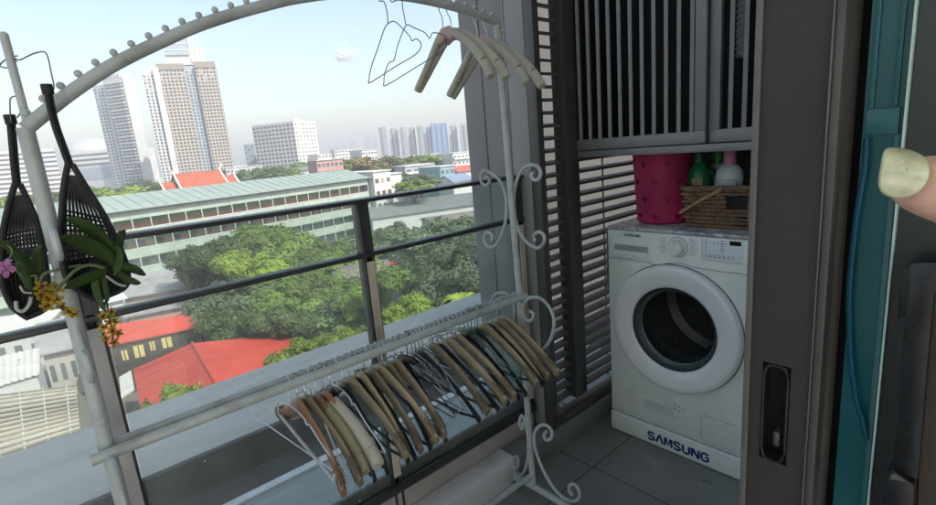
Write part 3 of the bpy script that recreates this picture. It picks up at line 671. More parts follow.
# ------------------------------------------------------------------ hangers
def hook(mb, top=.0135, drop=.066, r=.0016, s=1):
    P = [(0, 0, -drop), (0, .002*s, -.034), (0, .013*s, -.016), (0, .0145*s, .0), (0, .009*s, .011), (0, 0, .0142), (0, -.009*s, .011), (0, -.0145*s, .001), (0, -.0145*s, -.006)]
    return mb.tube(spline(P, 4), r, 6)
ARM = lambda w, d, s: spline([(0, 0, 0), (.004, s*w*.18, -.010-d*.06), (.010, s*w*.5, -.012-d*.42), (.008, s*w*.8, -.012-d*.80), (.0, s*w, -.012-d)], 5)
def make_wood(name, label, m, bar=False, cut=True, w=.213):
    t = thing(name, (0, 0, 0), label, 'clothes hanger'); hook(MB()).build('hook', M['chrome'], t, smooth=True)
    mb = MB(); L = [Vector(p) for p in ARM(w, .108, -1)][::-1]+[Vector(p) for p in ARM(w, .108, 1)][1:]
    L = [p+Vector((0, -.012, -.070)) for p in L]; n = len(L)
    rad = [.0135+.0085*math.exp(-((i-(n-1)/2)/(n*.10))**2)+.0045*abs(i-(n-1)/2)/(n/2) for i in range(n)]
    mb.tube(L, rad, 10, flat=[.42]*n, upv=(0, 0, 1)); b = mb.build('shoulders', m, t, smooth=True)
    if cut:
        for s in (-1, 1):
            g = MB(); A = [Vector(p)+Vector((0, -.012, -.070)) for p in ARM(w, .108, s)]
            for k in range(9):
                f = .70+.028*k; q = f*(len(A)-1); i = int(q); p = A[i].lerp(A[min(i+1, len(A)-1)], q-i); d = (A[min(i+1, len(A)-1)]-A[i-1]).normalized(); nn = Vector((0, -d.z, d.y))
                g.obox(p, Vector((.0062, 0, 0)), d*.0011, nn*.0173)
            g.build('grip', M['grip'], b)
    if bar:
        z = -.070-.112; MB().tube([(0, -w*.86, z+.018), (0, -w*.86, z-.004), (0, 0, z-.006), (0, w*.86, z-.004), (0, w*.86, z+.018)], .0048, 8).build('trouser_bar', M['clear'], t, smooth=True)
    return t
PARM = lambda w, d, s: spline([(0, 0, 0), (.004, s*w*.2, -.008), (.012, s*w*.5, -.012-d*.26), (.012, s*w*.8, -.012-d*.66), (.004, s*w, -.012-d)], 5)
def make_padded(name, label, m, felt, w=.195, r=.0155, d=.10):
    t = thing(name, (0, 0, 0), label, 'clothes hanger'); hook(MB()).build('hook', M['chrome'], t, smooth=True)
    base = Vector((0, -.012, -.074))
    MB().tube([base+Vector((0, -.035, -.016)), base+Vector((0, -.012, -.002)), base+Vector((0, .012, -.002)), base+Vector((0, .035, -.016))], [.014, .0165, .0165, .014], 10, flat=.6, upv=(0, 0, 1)).build('neck', felt, t, smooth=True)
    for s in (-1, 1):
        A = [Vector(p)+base for p in (PARM if d > .11 else ARM)(w, d, s)][3:]
        a = MB().tube(A, [r*.9]+[r]*(len(A)-2)+[r*.9], 12, flat=.8).build('padded_arm', m, t, smooth=True)
        k = int(len(A)*.72); q = A[k]; dd = (A[k+1]-A[k-1]).normalized()
        MB().tube([q-dd*.0006, q+dd*.0006], r*1.012, 12, flat=.8).build('stitch', M['grip'], a)
    return t
def make_slim(name, label, m, w=.213, d=.12, r=.0075):
    t = thing(name, (0, 0, 0), label, 'clothes hanger'); hook(MB()).build('hook', M['chrome'], t, smooth=True)
    L = [Vector(p) for p in ARM(w, d, -1)][::-1]+[Vector(p) for p in ARM(w, d, 1)][1:]; L = [p+Vector((0, -.012, -.070)) for p in L]; n = len(L)
    MB().tube(L, [r+.006*math.exp(-((i-(n-1)/2)/(n*.10))**2)+.006*(abs(i-(n-1)/2)/(n/2))**3 for i in range(n)], 8, flat=.4, upv=(0, 0, 1)).build('shoulders', m, t, smooth=True)
    z = -.070-.012-d; MB().tube([(0, -w*.97, z+.004), (0, -w*.7, z-.006), (0, w*.7, z-.006), (0, w*.97, z+.004)], r*.5, 6).build('trouser_bar', m, t, smooth=True)
    return t
def make_wire(name, label, m, w=.20, r=.0017, notch=True, d=.10):
    t = thing(name, (0, 0, 0), label, 'clothes hanger'); hook(MB(), r=r).build('hook', m, t, smooth=True)
    half = [(0, 0, -.066), (0, .03, -.070), (0, .06, -.080)]+([(0, .068, -.093), (0, .08, -.088)] if notch else [])+[(0, w*.6, -.062-d*.55), (0, w*.95, -.062-d*.95), (0, w, -.066-d), (0, w*.97, -.072-d), (0, w*.9, -.074-d)]
    L = spline(half, 4); Lm = [Vector((p.x, -p.y, p.z)) for p in L][::-1]
    MB().tube(L+Lm[:-1], r, 6, closed=True).build('frame', m, t, smooth=True); return t
ORDN = 'first second third fourth fifth sixth seventh eighth ninth tenth eleventh twelfth thirteenth fourteenth fifteenth'.split()
spec = [(.372,'wirew',5),(.392,'bar',-3),(.412,'wood',2),(.424,'wirew',-6),(.440,'olive',1),(.462,'cream',3),(.480,'black',0),(.497,'wirew',7),(.512,'black',-2),(.535,'wood',1),
        (.552,'black',2),(.568,'wood',-1),(.583,'black',0),(.600,'wood',1),(.622,'wood',0),(.637,'black',-1),(.655,'wood',2),(.678,'wood',-1),(.700,'black',-2),(.722,'wired',6),(.735,'chrome',-7),
        (.748,'chrome',9),(.760,'black',0),(.775,'clear',3),(.795,'chrome',-8),(.812,'wood',2),(.830,'black',1),(.848,'clear',-3),(.868,'wood',0),(.886,'chrome',5),(.900,'wood',2),(.920,'black',-3),(.938,'black',3),
        (.955,'green',6),(.970,'green',-5),(.985,'black',2),(1.000,'green',10),(1.018,'wood',-3),(1.040,'black',0),(1.060,'pale',2),(1.085,'wood',0),(1.108,'wood',2)]
NM = {'wirew': ('wire_hanger', 'white coated wire hanger'), 'bar': ('trouser_hanger', 'reddish brown wooden hanger with a steel trouser bar'), 'wood': ('wooden_hanger', 'olive brown wooden hanger with notched ends'),
      'olive': ('padded_hanger', 'dull olive padded hanger'), 'cream': ('padded_hanger', 'fat cream padded hanger'), 'black': ('plastic_hanger', 'slim black plastic hanger'), 'wired': ('wire_hanger', 'dark wire hanger'),
      'chrome': ('wire_hanger', 'bright steel wire hanger'), 'clear': ('plastic_hanger', 'translucent grey plastic hanger'), 'green': ('wire_hanger', 'green coated wire hanger'), 'pale': ('padded_hanger', 'pale brown flat padded hanger')}
M['olive'] = mat('olive_velvet', (.30, .275, .16), .8, 0, .12, 12, .1, 150)
M['palebrown'] = mat('pale_brown', (.42, .38, .27), .6, 0, .15, 10)
proto = {}
tot = {}
for _, k, _ in spec: tot[k] = tot.get(k, 0)+1
cnt = {}
def get_hanger(k):
    if k in proto: return copy_tree(proto[k])
    n, l = NM[k]
    if k == 'bar': o = make_wood(n, l, M['woodred'], True)
    elif k == 'wood': o = make_wood(n, l, M['wood'])
    elif k == 'olive': o = make_padded(n, l, M['olive'], M['woodred'], r=.014)
    elif k == 'cream': o = make_padded(n, l, M['cream'], M['woodred'], r=.0175)
    elif k == 'pale': o = make_padded(n, l, M['palebrown'], M['wood'], r=.0135)
    elif k == 'black': o = make_slim(n, l, M['blackpl'])
    elif k == 'clear': o = make_slim(n, l, M['clear'], r=.006)
    else: o = make_wire(n, l, {'wirew': M['wirewhite'], 'wired': M['wiredark'], 'chrome': M['chrome'], 'green': M['wiregreen']}[k], d=.085 if k == 'green' else .10)
    proto[k] = o; return o
rh = random.Random(11)
for x, k, yaw in spec:
    o = get_hanger(k); c = cnt[k] = cnt.get(k, 0)+1
    d = 'lower rail'
    o['label'] = NM[k][1]+(f', the only one on the {d}' if tot[k] == 1 else f', {ORDN[c-1]} such from the left on the {d}')
    o['group'] = 'hangers crowded on the lower rail'
    o.location = (x+.006, 1.1525-.004, .7955); o.rotation_euler = (R(3.5+rh.uniform(-3.5, 3.5)), R(rh.uniform(-3, 3)), R(yaw*.9+rh.uniform(-6, 4)))
# four padded hangers and two bent wire hangers on the arch
def arch_at(x):
    return min(arc, key=lambda p: abs(p.x-x))
pads = [(.955, -4, 'leftmost padded cream hanger with a pink neck hanging from the arch'), (.985, 4, 'cream padded hanger hanging close behind the leftmost one on the arch'), (1.085, -3, 'padded cream hanger third along hanging from the right end of the arch'), (1.125, 5, 'padded cream hanger hanging from the arch nearest the right upright')]
pp = None
for x, yaw, l in pads:
    if pp is None: pp = o = make_padded('padded_hanger', l, M['cream'], M['pinkfelt'], w=.178, r=.0135, d=.125)
    else: o = copy_tree(pp)
    o['label'] = l; o['group'] = 'padded hangers on the arch'; a = arch_at(x); o.location = (x, RY, a.z-.001); o.rotation_euler = (R(2), 0, R(yaw))
def bent(px, label, Y):
    P = [onY(x, y, Y+dy) for x, y, dy in px]
    t = thing('wire_hanger', P[0], label, 'clothes hanger', 'bent wire hangers on the arch'); return t, P
for hk, body, label, hx in (
  ([(384,2,0),(387,12,0),(388,24,0)], [(388,24,0),(384,30,0),(378,48,.03),(371,68,.07),(369,80,.09),(370.5,82.5,.09),(395,67,0),(415,55,-.06),(421,47,-.08),(420,42,-.07),(416,39,-.06),(412,41,-.05),(410,37,-.04),(402,28,-.02),(394,21.5,-.01)], 'bent thin wire hanger hanging highest on the left under the arch', .845),
  ([(401,0,0),(403,10,0),(406,26,0)], [(406,26,0),(398,45,.03),(394,60,.05),(389,63,.05),(385,73,.07),(384,82,.08),(387,85,.08),(420,65,.02),(444,50,-.05),(446,41,-.06),(443,35,-.05),(433,33,-.04),(429.5,38.5,-.03),(425,33,-.02),(414,28,-.01)], 'bent thin wire hanger overlapping the other one beside the padded hangers', .885)):
    t, P = bent(body, label, RY)
    MB().tube(spline(P, 5, True), .0013, 6, closed=True).build('frame', M['wiredark'], t, smooth=True)
    a = arch_at(onY(hk[0][0]-4, 0, RY).x); H = [onY(x, y, RY) for x, y, _ in hk][::-1]
    H += [a+Vector((.0, .016, -.012)), a+Vector((0, .0145, .004)), a+Vector((0, 0, .0145)), a+Vector((0, -.0145, .003)), a+Vector((0, -.014, -.008))]
    MB().tube(spline(H, 5), .0013, 6).build('hook', M['wiredark'], t, smooth=True)

# ------------------------------------------------------------------ orchid planters
def planter(label, strap, left, right, Y):
    s = [onY(x, y, Y) for x, y in strap]; t = thing('hanging_planter', onY(*left[-1], Y), label, 'planter', 'black net planters on the rack')
    mb = MB().tube(spline(s, 4), .0075, 10, flat=.6); mb.tube([s[0]+Vector((0, 0, .012)), s[0]+Vector((0, 0, -.004))], .0085, 10)
    mb.build('strap', M['planter'], t, smooth=True)
    Lf = spline([onY(x, y, Y) for x, y in left], 6); Rg = spline([onY(x, y, Y) for x, y in right], 6); n = min(len(Lf), len(Rg))
    def pt(u, v):
        i = v*(n-1); k = min(int(i), n-2); f = i-k; a, b = Lf[k].lerp(Lf[k+1], f), Rg[k].lerp(Rg[k+1], f)
        w = (a-b).length; return a.lerp(b, u)+Vector((0, .55*w*math.sin(math.pi*u)*min(1, v*1.6), 0))
    mb = MB().tube(Lf+Rg[::-1][1:], .0048, 8); mb.build('rim', M['planter'], t, smooth=True)
    mb = MB()
    for k in range(1, 11): mb.tube([pt(k/11, v/24) for v in range(2, 25)], .0022, 5)
    for k in range(26): v = .36+.024*k; mb.tube([pt(u/14, v) for u in range(15)], .0019, 5)
    mb.build('net', M['planter'], t, smooth=True)
    mb = MB(); N = 14
    vs = [pt(u/N, .60+.40*j/8) for j in range(9) for u in range(N+1)]
    mb.add(vs, [(j*(N+1)+u, j*(N+1)+u+1, (j+1)*(N+1)+u+1, (j+1)*(N+1)+u) for j in range(8) for u in range(N)])
    mb.build('cup', M['planter'], t, smooth=True); return t
planter('black net planter hanging in front of the arch with large dark leaves', [(48, 92), (52, 112), (57, 130), (65, 152), (70, 166)], [(68, 164), (64, 185), (62, 205), (61, 240), (66, 276), (82, 293), (97, 300)], [(72, 164), (88, 190), (104, 215), (118, 243), (127, 268), (125, 287), (97, 300)], 1.10)
planter('black net planter behind the left upright at the picture edge', [(11, 122), (13, 145), (15, 168), (17, 186)], [(15, 184), (8, 208), (3, 232), (1, 260), (3, 285), (12, 306), (27, 318)], [(20, 184), (30, 205), (38, 225), (44, 255), (48, 285), (45, 308), (27, 318)], 1.185)
def leaf(mb, pts, w, Yv, tip=.5, fold=.25):
    P = spline(pts, 6); n = len(P); vs = []
    for i, p in enumerate(P):
        t = (P[min(i+1, n-1)]-P[max(i-1, 0)]).normalized(); f = i/(n-1); ww = w*(math.sin(math.pi*min(1, .12+f*.8))**.6)*(1-(max(0, f-.8)/.2)**2*.75)
        s = t.cross(Vector(Yv)).normalized(); nn = s.cross(t)
        vs += [p-s*ww+nn*ww*fold, p-s*ww*.5+nn*ww*fold*.3, p, p+s*ww*.5+nn*ww*fold*.3, p+s*ww+nn*ww*fold]
    return mb.add(vs, [(i*5+j, i*5+j+1, (i+1)*5+j+1, (i+1)*5+j) for i in range(n-1) for j in range(4)])
def flower(parent, c, r, m, ml, rng):
    r *= 1.0
    d = (EYE-c).normalized()+Vector((rng.uniform(-.5, .5), rng.uniform(-.5, .5), rng.uniform(-.5, .5))); d.normalize(); a = d.orthogonal().normalized(); b = d.cross(a); mb = MB()
    o = rng.uniform(0, 6)
    for k in range(5):
        an = o+k*1.2566; e = a*math.cos(an)+b*math.sin(an); s = d.cross(e)
        mb.add([c, c+e*r*.5-s*r*.32+d*r*.1, c+e*r*.95-s*r*.22+d*r*.22, c+e*r*1.05+d*r*.2, c+e*r*.95+s*r*.22+d*r*.22, c+e*r*.5+s*r*.32+d*r*.1], [(0, 1, 2, 3, 4, 5)])
    f = mb.build('flower', m, parent, recalc=False)
    l = MB(); e = a*math.cos(o)+b*math.sin(o); l.ball(c+d*r*.22+e*r*.12, r*.30, 7, 5); l.ball(c+d*r*.1-e*r*.3, r*.2, 6, 4); l.build('lip', ml, f, smooth=True)
def orchid(label, base, leaves, stems, flowers, roots, Y):
    t = thing('orchid', onY(*base, Y), label, 'orchid', 'orchids in the hanging planters')
    for pts, w, dy in leaves:
        mb = MB(); leaf(mb, [onY(x, y, Y+dy*(i/(len(pts)-1))) for i, (x, y) in enumerate(pts)], w*.85, (.5, .75, .25))
        o = mb.build('leaf', M['orchidleaf'], t, smooth=True, recalc=False); md = o.modifiers.new('t', 'SOLIDIFY'); md.thickness = .0008
    for pts, r, m in stems: MB().tube(spline([onY(x, y, Y-.02) for x, y in pts], 6), r, 7).build('stem' if m == 'orchidstem' else 'root', M[m], t, smooth=True)
    rg = random.Random(len(flowers))
    for x, y, r, m in flowers: flower(t, onY(x, y, Y-.03+rg.uniform(-.012, .012)), r, M[m], M['lip'] if m == 'petal' else M['petalpink'], rg)
    return t
orchid('orchid with broad dark leaves and a hanging yellow and maroon flower spike', (108, 262),
  [([(113, 256), (100, 238), (84, 226), (68, 217)], .0155, -.02), ([(113, 262), (97, 252), (78, 243), (60, 236)], .021, -.035), ([(108, 268), (96, 275), (80, 282), (64, 288)], .012, -.04), ([(108, 262), (120, 266), (135, 270), (146, 275)], .011, -.05), ([(112, 268), (122, 277), (131, 281), (141, 283)], .010, -.06),
   ([(110, 256), (117, 250), (119, 262), (114, 276)], .009, -.05), ([(100, 270), (95, 284), (99, 300), (106, 312)], .008, -.03), ([(104, 270), (104, 284), (107, 297), (104, 306)], .007, -.05), ([(113, 258), (118, 244), (120, 236), (125, 230)], .010, .03)],
  [([(106, 290), (107, 305), (111, 322), (113, 340)], .0018, 'orchidstem'), ([(104, 268), (90, 265), (76, 270), (62, 284), (56, 290)], .0028, 'orchidstem'), ([(106, 276), (118, 284), (126, 286)], .0022, 'root')],
  [(103, 316, .0085, 'petal'), (111, 312, .008, 'petal'), (115, 321, .009, 'petal'), (104, 327, .009, 'petal'), (112, 331, .0085, 'petal'), (118, 333, .008, 'petal'), (106, 338, .008, 'petal'), (114, 342, .0085, 'petal'), (109, 322, .008, 'petal')], [], 1.075)
orchid('orchid with pale green leaves, bright yellow cluster and one pink flower', (28, 275),
  [([(32, 285), (22, 262), (10, 248), (-4, 240)], .011, -.02), ([(34, 288), (28, 268), (22, 256), (16, 250)], .010, -.03), ([(36, 286), (38, 268), (36, 254), (42, 244)], .007, -.02), ([(30, 290), (24, 276), (20, 268), (22, 262)], .010, -.06)],
  [([(40, 282), (44, 274), (56, 270), (70, 267), (82, 265)], .0026, 'orchidstem'), ([(36, 284), (36, 276), (30, 276)], .002, 'orchidstem'), ([(16, 301), (17, 309), (23, 311), (29, 305), (31, 297)], .0028, 'root'), ([(20, 286), (24, 292), (32, 293)], .0018, 'root'), ([(2, 262), (12, 266), (22, 276)], .002, 'orchidstem'), ([(10, 258), (12, 250), (6, 244)], .0016, 'orchidstem')],
  [(41, 287, .011, 'petal'), (50, 290, .012, 'petal'), (57, 288, .012, 'petal'), (40, 296, .011, 'petal'), (48, 298, .012, 'petal'), (57, 299, .012, 'petal'), (47, 306, .011, 'petal'), (61, 307, .011, 'petal'), (69, 311, .010, 'petal'), (74, 314, .009, 'petal'), (5, 268, .016, 'petalpink')], [], 1.13)
wr = MB()
wr.tube(spline([onY(x, y, RY-.005) for x, y in ((17, 62), (14, 58), (20, 60), (33, 54), (44, 52), (48, 58), (51, 72), (54, 86), (53, 91))], 6), .0011, 6)
wr.tube(spline([onY(x, y, RY+.02) for x, y in ((18, 56), (12, 57), (4, 61), (0, 66), (8, 68), (16, 64))], 6), .0011, 6)
tag(wr.build('wire', M['wiredark'], org=onY(20, 60, RY), smooth=True), 'thin bent wire looped over the upright tip holding the front planter', 'wire', 'thin planter wires')
wr = MB().tube(spline([onY(x, y, 1.17) for x, y in ((11, 122), (10, 108), (11, 98), (20, 96), (25, 98), (22, 110), (17, 118))], 6), .0011, 6)
tag(wr.build('wire', M['wiredark'], org=onY(12, 110, 1.17), smooth=True), 'thin wire loop holding the rear planter beside the upright', 'wire', 'thin planter wires')

# ------------------------------------------------------------------ sliding door edge, close to the camera
DX = .50; DZ0, DZ1 = .0, 2.4
jb = thing('door_jamb', (DX+.03, .145, 0), 'dark bronze sliding door stile with recessed pull and paler edges', 'door')
Ya, Yb = .1205, .1705
f0, f1 = onX(763, 361, DX), onX(786, 466, DX)
mb = MB()
for z0, z1, y0, y1 in ((DZ0, f1.z, Ya, Yb), (f0.z, DZ1, Ya, Yb), (f1.z+.0002, f0.z-.0002, Ya, f1.y), (f1.z+.0002, f0.z-.0002, f0.y, Yb)): mb.box((DX, y0, z0), (DX+.045, y1, z1))
mb.build('stile', M['jamb'], jb)
MB().box((DX+.022, f1.y-.002, f1.z-.002), (DX+.030, f0.y+.002, f0.z+.002)).build('pull_recess', M['rubber'], jb)
hy = (f0.y+f1.y)/2
fl = MB()
for s in (1, -1):
    fl.tube([(DX-.0005, hy+s*.0102, f1.z+.012), (DX-.0005, hy+s*.0102, f0.z-.012)], .0016, 6)
fl.tube(spline([(DX-.0005, hy+.0102, f0.z-.012), (DX-.0005, hy+.006, f0.z-.003), (DX-.0005, hy-.006, f0.z-.003), (DX-.0005, hy-.0102, f0.z-.012)], 5), .0016, 6)
fl.tube(spline([(DX-.0005, hy+.0102, f1.z+.012), (DX-.0005, hy+.006, f1.z+.002), (DX-.0005, hy-.006, f1.z+.002), (DX-.0005, hy-.0102, f1.z+.012)], 5), .0016, 6)
fl.build('pull_rim', M['handleblack'], jb, smooth=True)
MB().box((DX+.008, hy-.003, f1.z+.012), (DX+.022, hy+.003, f1.z+.028)).build('latch', M['jambedge'], jb, bevel=.0015)
MB().box((DX-.003, .1708, DZ0), (DX+.05, .1765, DZ1)).build('outer_edge', M['jambedge'], jb, bevel=.0008)
MB().box((DX-.002, .1125, DZ0), (DX+.05, .1188, DZ1)).build('inner_edge', M['jambmid'], jb, bevel=.0006); MB().box((DX-.004, .1190, DZ0), (DX+.05, .1203, DZ1)).build('edge_line', M['jambedge'], jb)
tag(MB().box((DX+.06, .06, DZ0), (DX+.30, .1745, DZ1)).build('door_pocket', M['rubber'], org=(DX+.1, .1, 0)), 'black gap between the door stile and the teal glass door', 'door pocket')
gd = thing('glass_door', (DX+.02, .06, 0), 'smoked glass sliding door with a teal glass strip and bright edge', 'door')
MB().box((DX+.012, .0736, DZ0), (DX+.022, .0992, DZ1)).build('teal_strip', M['teal'], gd)
MB().box((DX+.004, .0718, DZ0), (DX+.024, .0733, DZ1)).build('glass_edge', M['glassedge'], gd)
MB().box((DX+.010, -.6, DZ0), (DX+.024, .0715, DZ1)).build('smoked_pane', M['greendoor'], gd)
def barT(px0, px1, py0, py1):
    a, b = onX(px0, py0, DX+.011), onX(px1, py1, DX+.011); return MB().box((DX+.0085, b.y, b.z), (DX+.0117, a.y, a.z))
za = onX(865, 110, DX).z; zb = onX(865, 136, DX).z
mb = MB().box((DX+.009, .0765, zb), (DX+.0115, .0968, za)); mb.build('glazing_bar', M['tealbar'], gd, bevel=.0005)  # frame reflections in the glass, drawn as slightly paler bars
for y0, y1 in ((.0930, .0962), (.0785, .0815)): MB().box((DX+.009, y0, za+.0004), (DX+.0115, y1, DZ1)).build('glazing_bar', M['tealbar'], gd, bevel=.0005)
MB().box((DX+.009, .0745, DZ0), (DX+.0115, .0785, zb-.0004)).build('glazing_bar', M['tealbar'], gd, bevel=.0005)
pts = [onX(x, y, DX+.006) for x, y in ((866, 138), (864, 170), (858, 205), (853, 245), (849, 290), (849, 330), (851, 365), (856, 400), (862, 420), (866, 440))]
tag(MB().tube(spline(pts, 5), .0030, 8, flat=.4).build('hose', M['bluehose'], org=pts[5], smooth=True), 'blue hose hanging against the teal glass', 'hose')  # blurred blue reflection in the glass, drawn as a flat tube
def onpoly(px, X0, X1):
    a = [onX(x, y, X0) for x, y in px]; n = len(a); b = [p+Vector((X1-X0, 0, 0)) for p in a]
    return MB().add(a+b, [tuple(range(n-1, -1, -1)), tuple(range(n, 2*n))]+[(i, (i+1) % n, n+(i+1) % n, n+i) for i in range(n)])
hb = onpoly([(907, 268), (914, 262), (948, 262), (946, 290), (934, 294), (929, 345), (918, 480), (893, 472), (903, 340)], DX-.022, DX+.009).build('handle', M['handleblack'], gd, bevel=.0012)
onpoly([(899, 274), (908, 266), (906, 318), (897, 320)], DX-.012, DX+.009).build('grip_flange', M['handleblack'], hb, bevel=.0008)
onpoly([(882, 484), (893, 470), (914, 485), (913, 540), (880, 540)], DX-.026, DX+.009).build('mount', M['handleblack'], hb, bevel=.001)
onpoly([(892, 474), (896, 474), (905, 480), (903, 482), (898, 480), (890, 479)], DX-.0275, DX-.0262).build('mount_edge', M['jambedge'], hb)  # grey highlight on the mount, drawn as a pale patch
onpoly([(935, 296), (960, 296), (960, 560), (915, 560), (919, 480), (930, 345)], DX-.010, DX+.009).build('brown_panel', M['brown'], gd)

# ------------------------------------------------------------------ the photographer's thumb
def skinmat():
    m, nt, out = newmat('skin'); p = nd(nt, 'ShaderNodeBsdfPrincipled'); nt.links.new(p.outputs[0], out.inputs[0])
    c = mixcol(nt, ramp(nt, noise(nt, 140, 5), .3, .7), (.56, .33, .24), (.66, .42, .32)); nt.links.new(c, p.inputs['Base Color'])
    p.inputs['Roughness'].default_value = .5; p.inputs['Subsurface Weight'].default_value = .25; p.inputs['Subsurface Radius'].default_value = (.004, .0015, .0008); p.inputs['Subsurface Scale'].default_value = 1
    b = nd(nt, 'ShaderNodeBump'); b.inputs['Strength'].default_value = .5; b.inputs['Distance'].default_value = .0005; nt.links.new(noise(nt, 620, 6, stretch=(1, 1, 1)), b.inputs['Height']); nt.links.new(b.outputs[0], p.inputs['Normal'])
    return m
M['skin'] = skinmat()
M['nail'] = mat('nail_polish', (.45, .48, .30), .12, .1, .22, 160, .08, 900, coat=.7, stain=(.60, .62, .48), stain_scale=110)
def skinned(chains, name, m, parent, sub=2):
    vs, es, rs = [], [], []
    idx = {}
    for ch in chains:
        prev = None
        for p, r in ch:
            key = tuple(round(c, 5) for c in p)
            if key not in idx: idx[key] = len(vs); vs.append(p); rs.append(r)
            if prev is not None: es.append((prev, idx[key]))
            prev = idx[key]
    me = bpy.data.meshes.new(name); o0 = ORG[parent.name]; me.from_pydata([tuple(Vector(v)-o0) for v in vs], es, []); o = bpy.data.objects.new(name, me); COL.objects.link(o)
    o.modifiers.new('s', 'SKIN').use_smooth_shade = True
    for i, r in enumerate(rs): me.skin_vertices[0].data[i].radius = (r, r) if not isinstance(r, tuple) else r; me.skin_vertices[0].data[i].use_root = (i == 0)
    sb = o.modifiers.new('u', 'SUBSURF'); sb.levels = sb.render_levels = sub
    bpy.context.view_layer.update(); m2 = bpy.data.meshes.new_from_object(o.evaluated_get(bpy.context.evaluated_depsgraph_get())); bpy.data.objects.remove(o)
    m2.materials.clear(); m2.materials.append(m); m2.polygons.foreach_set('use_smooth', [True]*len(m2.polygons))
    o = bpy.data.objects.new(name, m2); COL.objects.link(o); o.parent = parent; ORG[o.name] = o0; return o
D0 = .150
hd = thing('person', onD(1120, 330, .17), 'hand reaching in from the right edge, thumb with glittery pale green nail', 'person')
def q(x, y, D): return tuple(onD(x, y, D))
palm = q(1150, 330, .175)
chains = [
 [(palm, .021), (q(1085, 260, .165), .0165), (q(1030, 216, .156), .0125), (q(968, 196, .151), .0114), (q(936, 187, .150), .0104), (q(914, 182, .150), .0086), (q(904, 180, .150), .0066)],
 [(palm, .021), (q(1230, 420, .19), .024), (q(1320, 560, .21), .026), (q(1420, 760, .25), .031)],
]
for k, (dx, dy) in enumerate(((0, -60), (25, -10), (45, 45), (60, 95))):
    f = (1, 1.06, 1.0, .85)[k]
    chains.append([(palm, .021), (q(1165+dx, 330+dy, .195), .0105), (q(1120+dx*.8, 315+dy, .225*f), .009), (q(1085+dx*.8, 330+dy, .238*f), .0082), (q(1080+dx*.8, 360+dy, .228*f), .0072)])
skinned(chains, 'hand_skin', M['skin'], hd, 2)
# nail: a curved shell on the thumb's back
tipc, basec = Vector(q(859, 171.5, D0)), Vector(q(901, 180, D0)); ax = (tipc-basec).normalized(); view = (EYE-tipc).normalized()
view = (view+up2*.28).normalized(); nz = (view-ax*view.dot(ax)).normalized(); side = ax.cross(nz)
vs = []; NR, NT = 12, 48; Ln = (tipc-basec).length
for i in range(NR+1):
    for j in range(NT):
        th = 2*math.pi*j/NT; c_, s_ = math.cos(th), math.sin(th); e_ = 2/2.3
        lx = i/NR*math.copysign(abs(c_)**e_, c_); la = i/NR*math.copysign(abs(s_)**e_, s_)
        f = (lx+1)/2; a = la*R(60)*(1.0-.10*f); rr = .0085-.0006*f
        vs.append(basec+ax*Ln*f+side*math.sin(a)*rr+nz*(math.cos(a)*rr+.0002-.0016*max(0, f-.55)**1.5))
mb = MB().add(vs, [(i*NT+j, i*NT+(j+1) % NT, (i+1)*NT+(j+1) % NT, (i+1)*NT+j) for i in range(NR) for j in range(NT)])
nl = mb.build('nail', M['nail'], hd, smooth=True); md = nl.modifiers.new('t', 'SOLIDIFY'); md.thickness = .0007; md.offset = 1

# ================================================================== THE CITY
GZ = -22.0
def yh(px): return 186-.0854*px
def gp(px, D, z=GZ): p = onD(px, yh(px), D); return Vector((p.x, p.y, z))
M['ground'] = mat('ground', (.16, .155, .14), .9, 0, .3, .05, stain=(.09, .11, .06), stain_scale=.03)
M['yard'] = mat('concrete_yard', (.26, .255, .245), .85, 0, .2, .3, stain=(.15, .15, .14), stain_scale=.4)
mb = MB(); NG = 48
mb.add([(0, 0, GZ)]+[(3000*math.cos(i*2*math.pi/NG), 3000*math.sin(i*2*math.pi/NG), GZ) for i in range(NG)], [(0, 1+i, 1+(i+1) % NG) for i in range(NG)])
tag(mb.build('ground', M['ground']), kind='structure')
def sheet(name, pts, z, m): tag(MB().quad(*[(p.x, p.y, z) for p in pts]).build(name, m), kind='structure')
sheet('road', [onZ(120, 300, GZ), onZ(230, 292, GZ), onZ(215, 312, GZ), onZ(110, 322, GZ)], GZ+.05, M['yard'])
sheet('pavement', [onZ(225, 300, GZ), onZ(470, 270, GZ), onZ(470, 305, GZ), onZ(215, 345, GZ)], GZ+.06, M['yard'])

def wallm(n, c, **k): M[n] = mat(n, c, k.pop('rough', .8), 0, k.pop('var', .07), k.pop('scale', .25), **k); return M[n]
wallm('cwhite', (.62, .62, .60), stain=(.48, .48, .46), stain_scale=.3, stretch=(1, 1, .3)); wallm('cgrey', (.40, .41, .42)); wallm('cbeige', (.44, .42, .38)); wallm('cpale', (.56, .57, .57)); wallm('cblue', (.16, .30, .50)); wallm('cteal', (.22, .36, .37)); wallm('cbluewin', (.36, .43, .48), rough=.25)
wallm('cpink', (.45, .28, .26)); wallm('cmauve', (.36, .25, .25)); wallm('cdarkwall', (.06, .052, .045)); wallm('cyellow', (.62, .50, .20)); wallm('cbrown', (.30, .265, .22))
WR = random.Random(9)
M['winlight'] = mat('curtained_window', (.34, .33, .30), .5, 0, .2, .5); M['wingrey'] = mat('grey_window', (.15, .17, .19), .15, 0, .3, .5)
M['win'] = mat('city_window', (.11, .13, .15), .2, 0, .3, .3); M['winbrown'] = mat('brown_window', (.13, .10, .08), .35, 0, .3, .3)
M['red'] = mat('red_roof', (.50, .058, .033), .6, 0, .14, .35, stain=(.37, .05, .03), stain_scale=.7)
M['orange'] = mat('temple_tile', (.36, .095, .05), .6, 0, .15, .5)
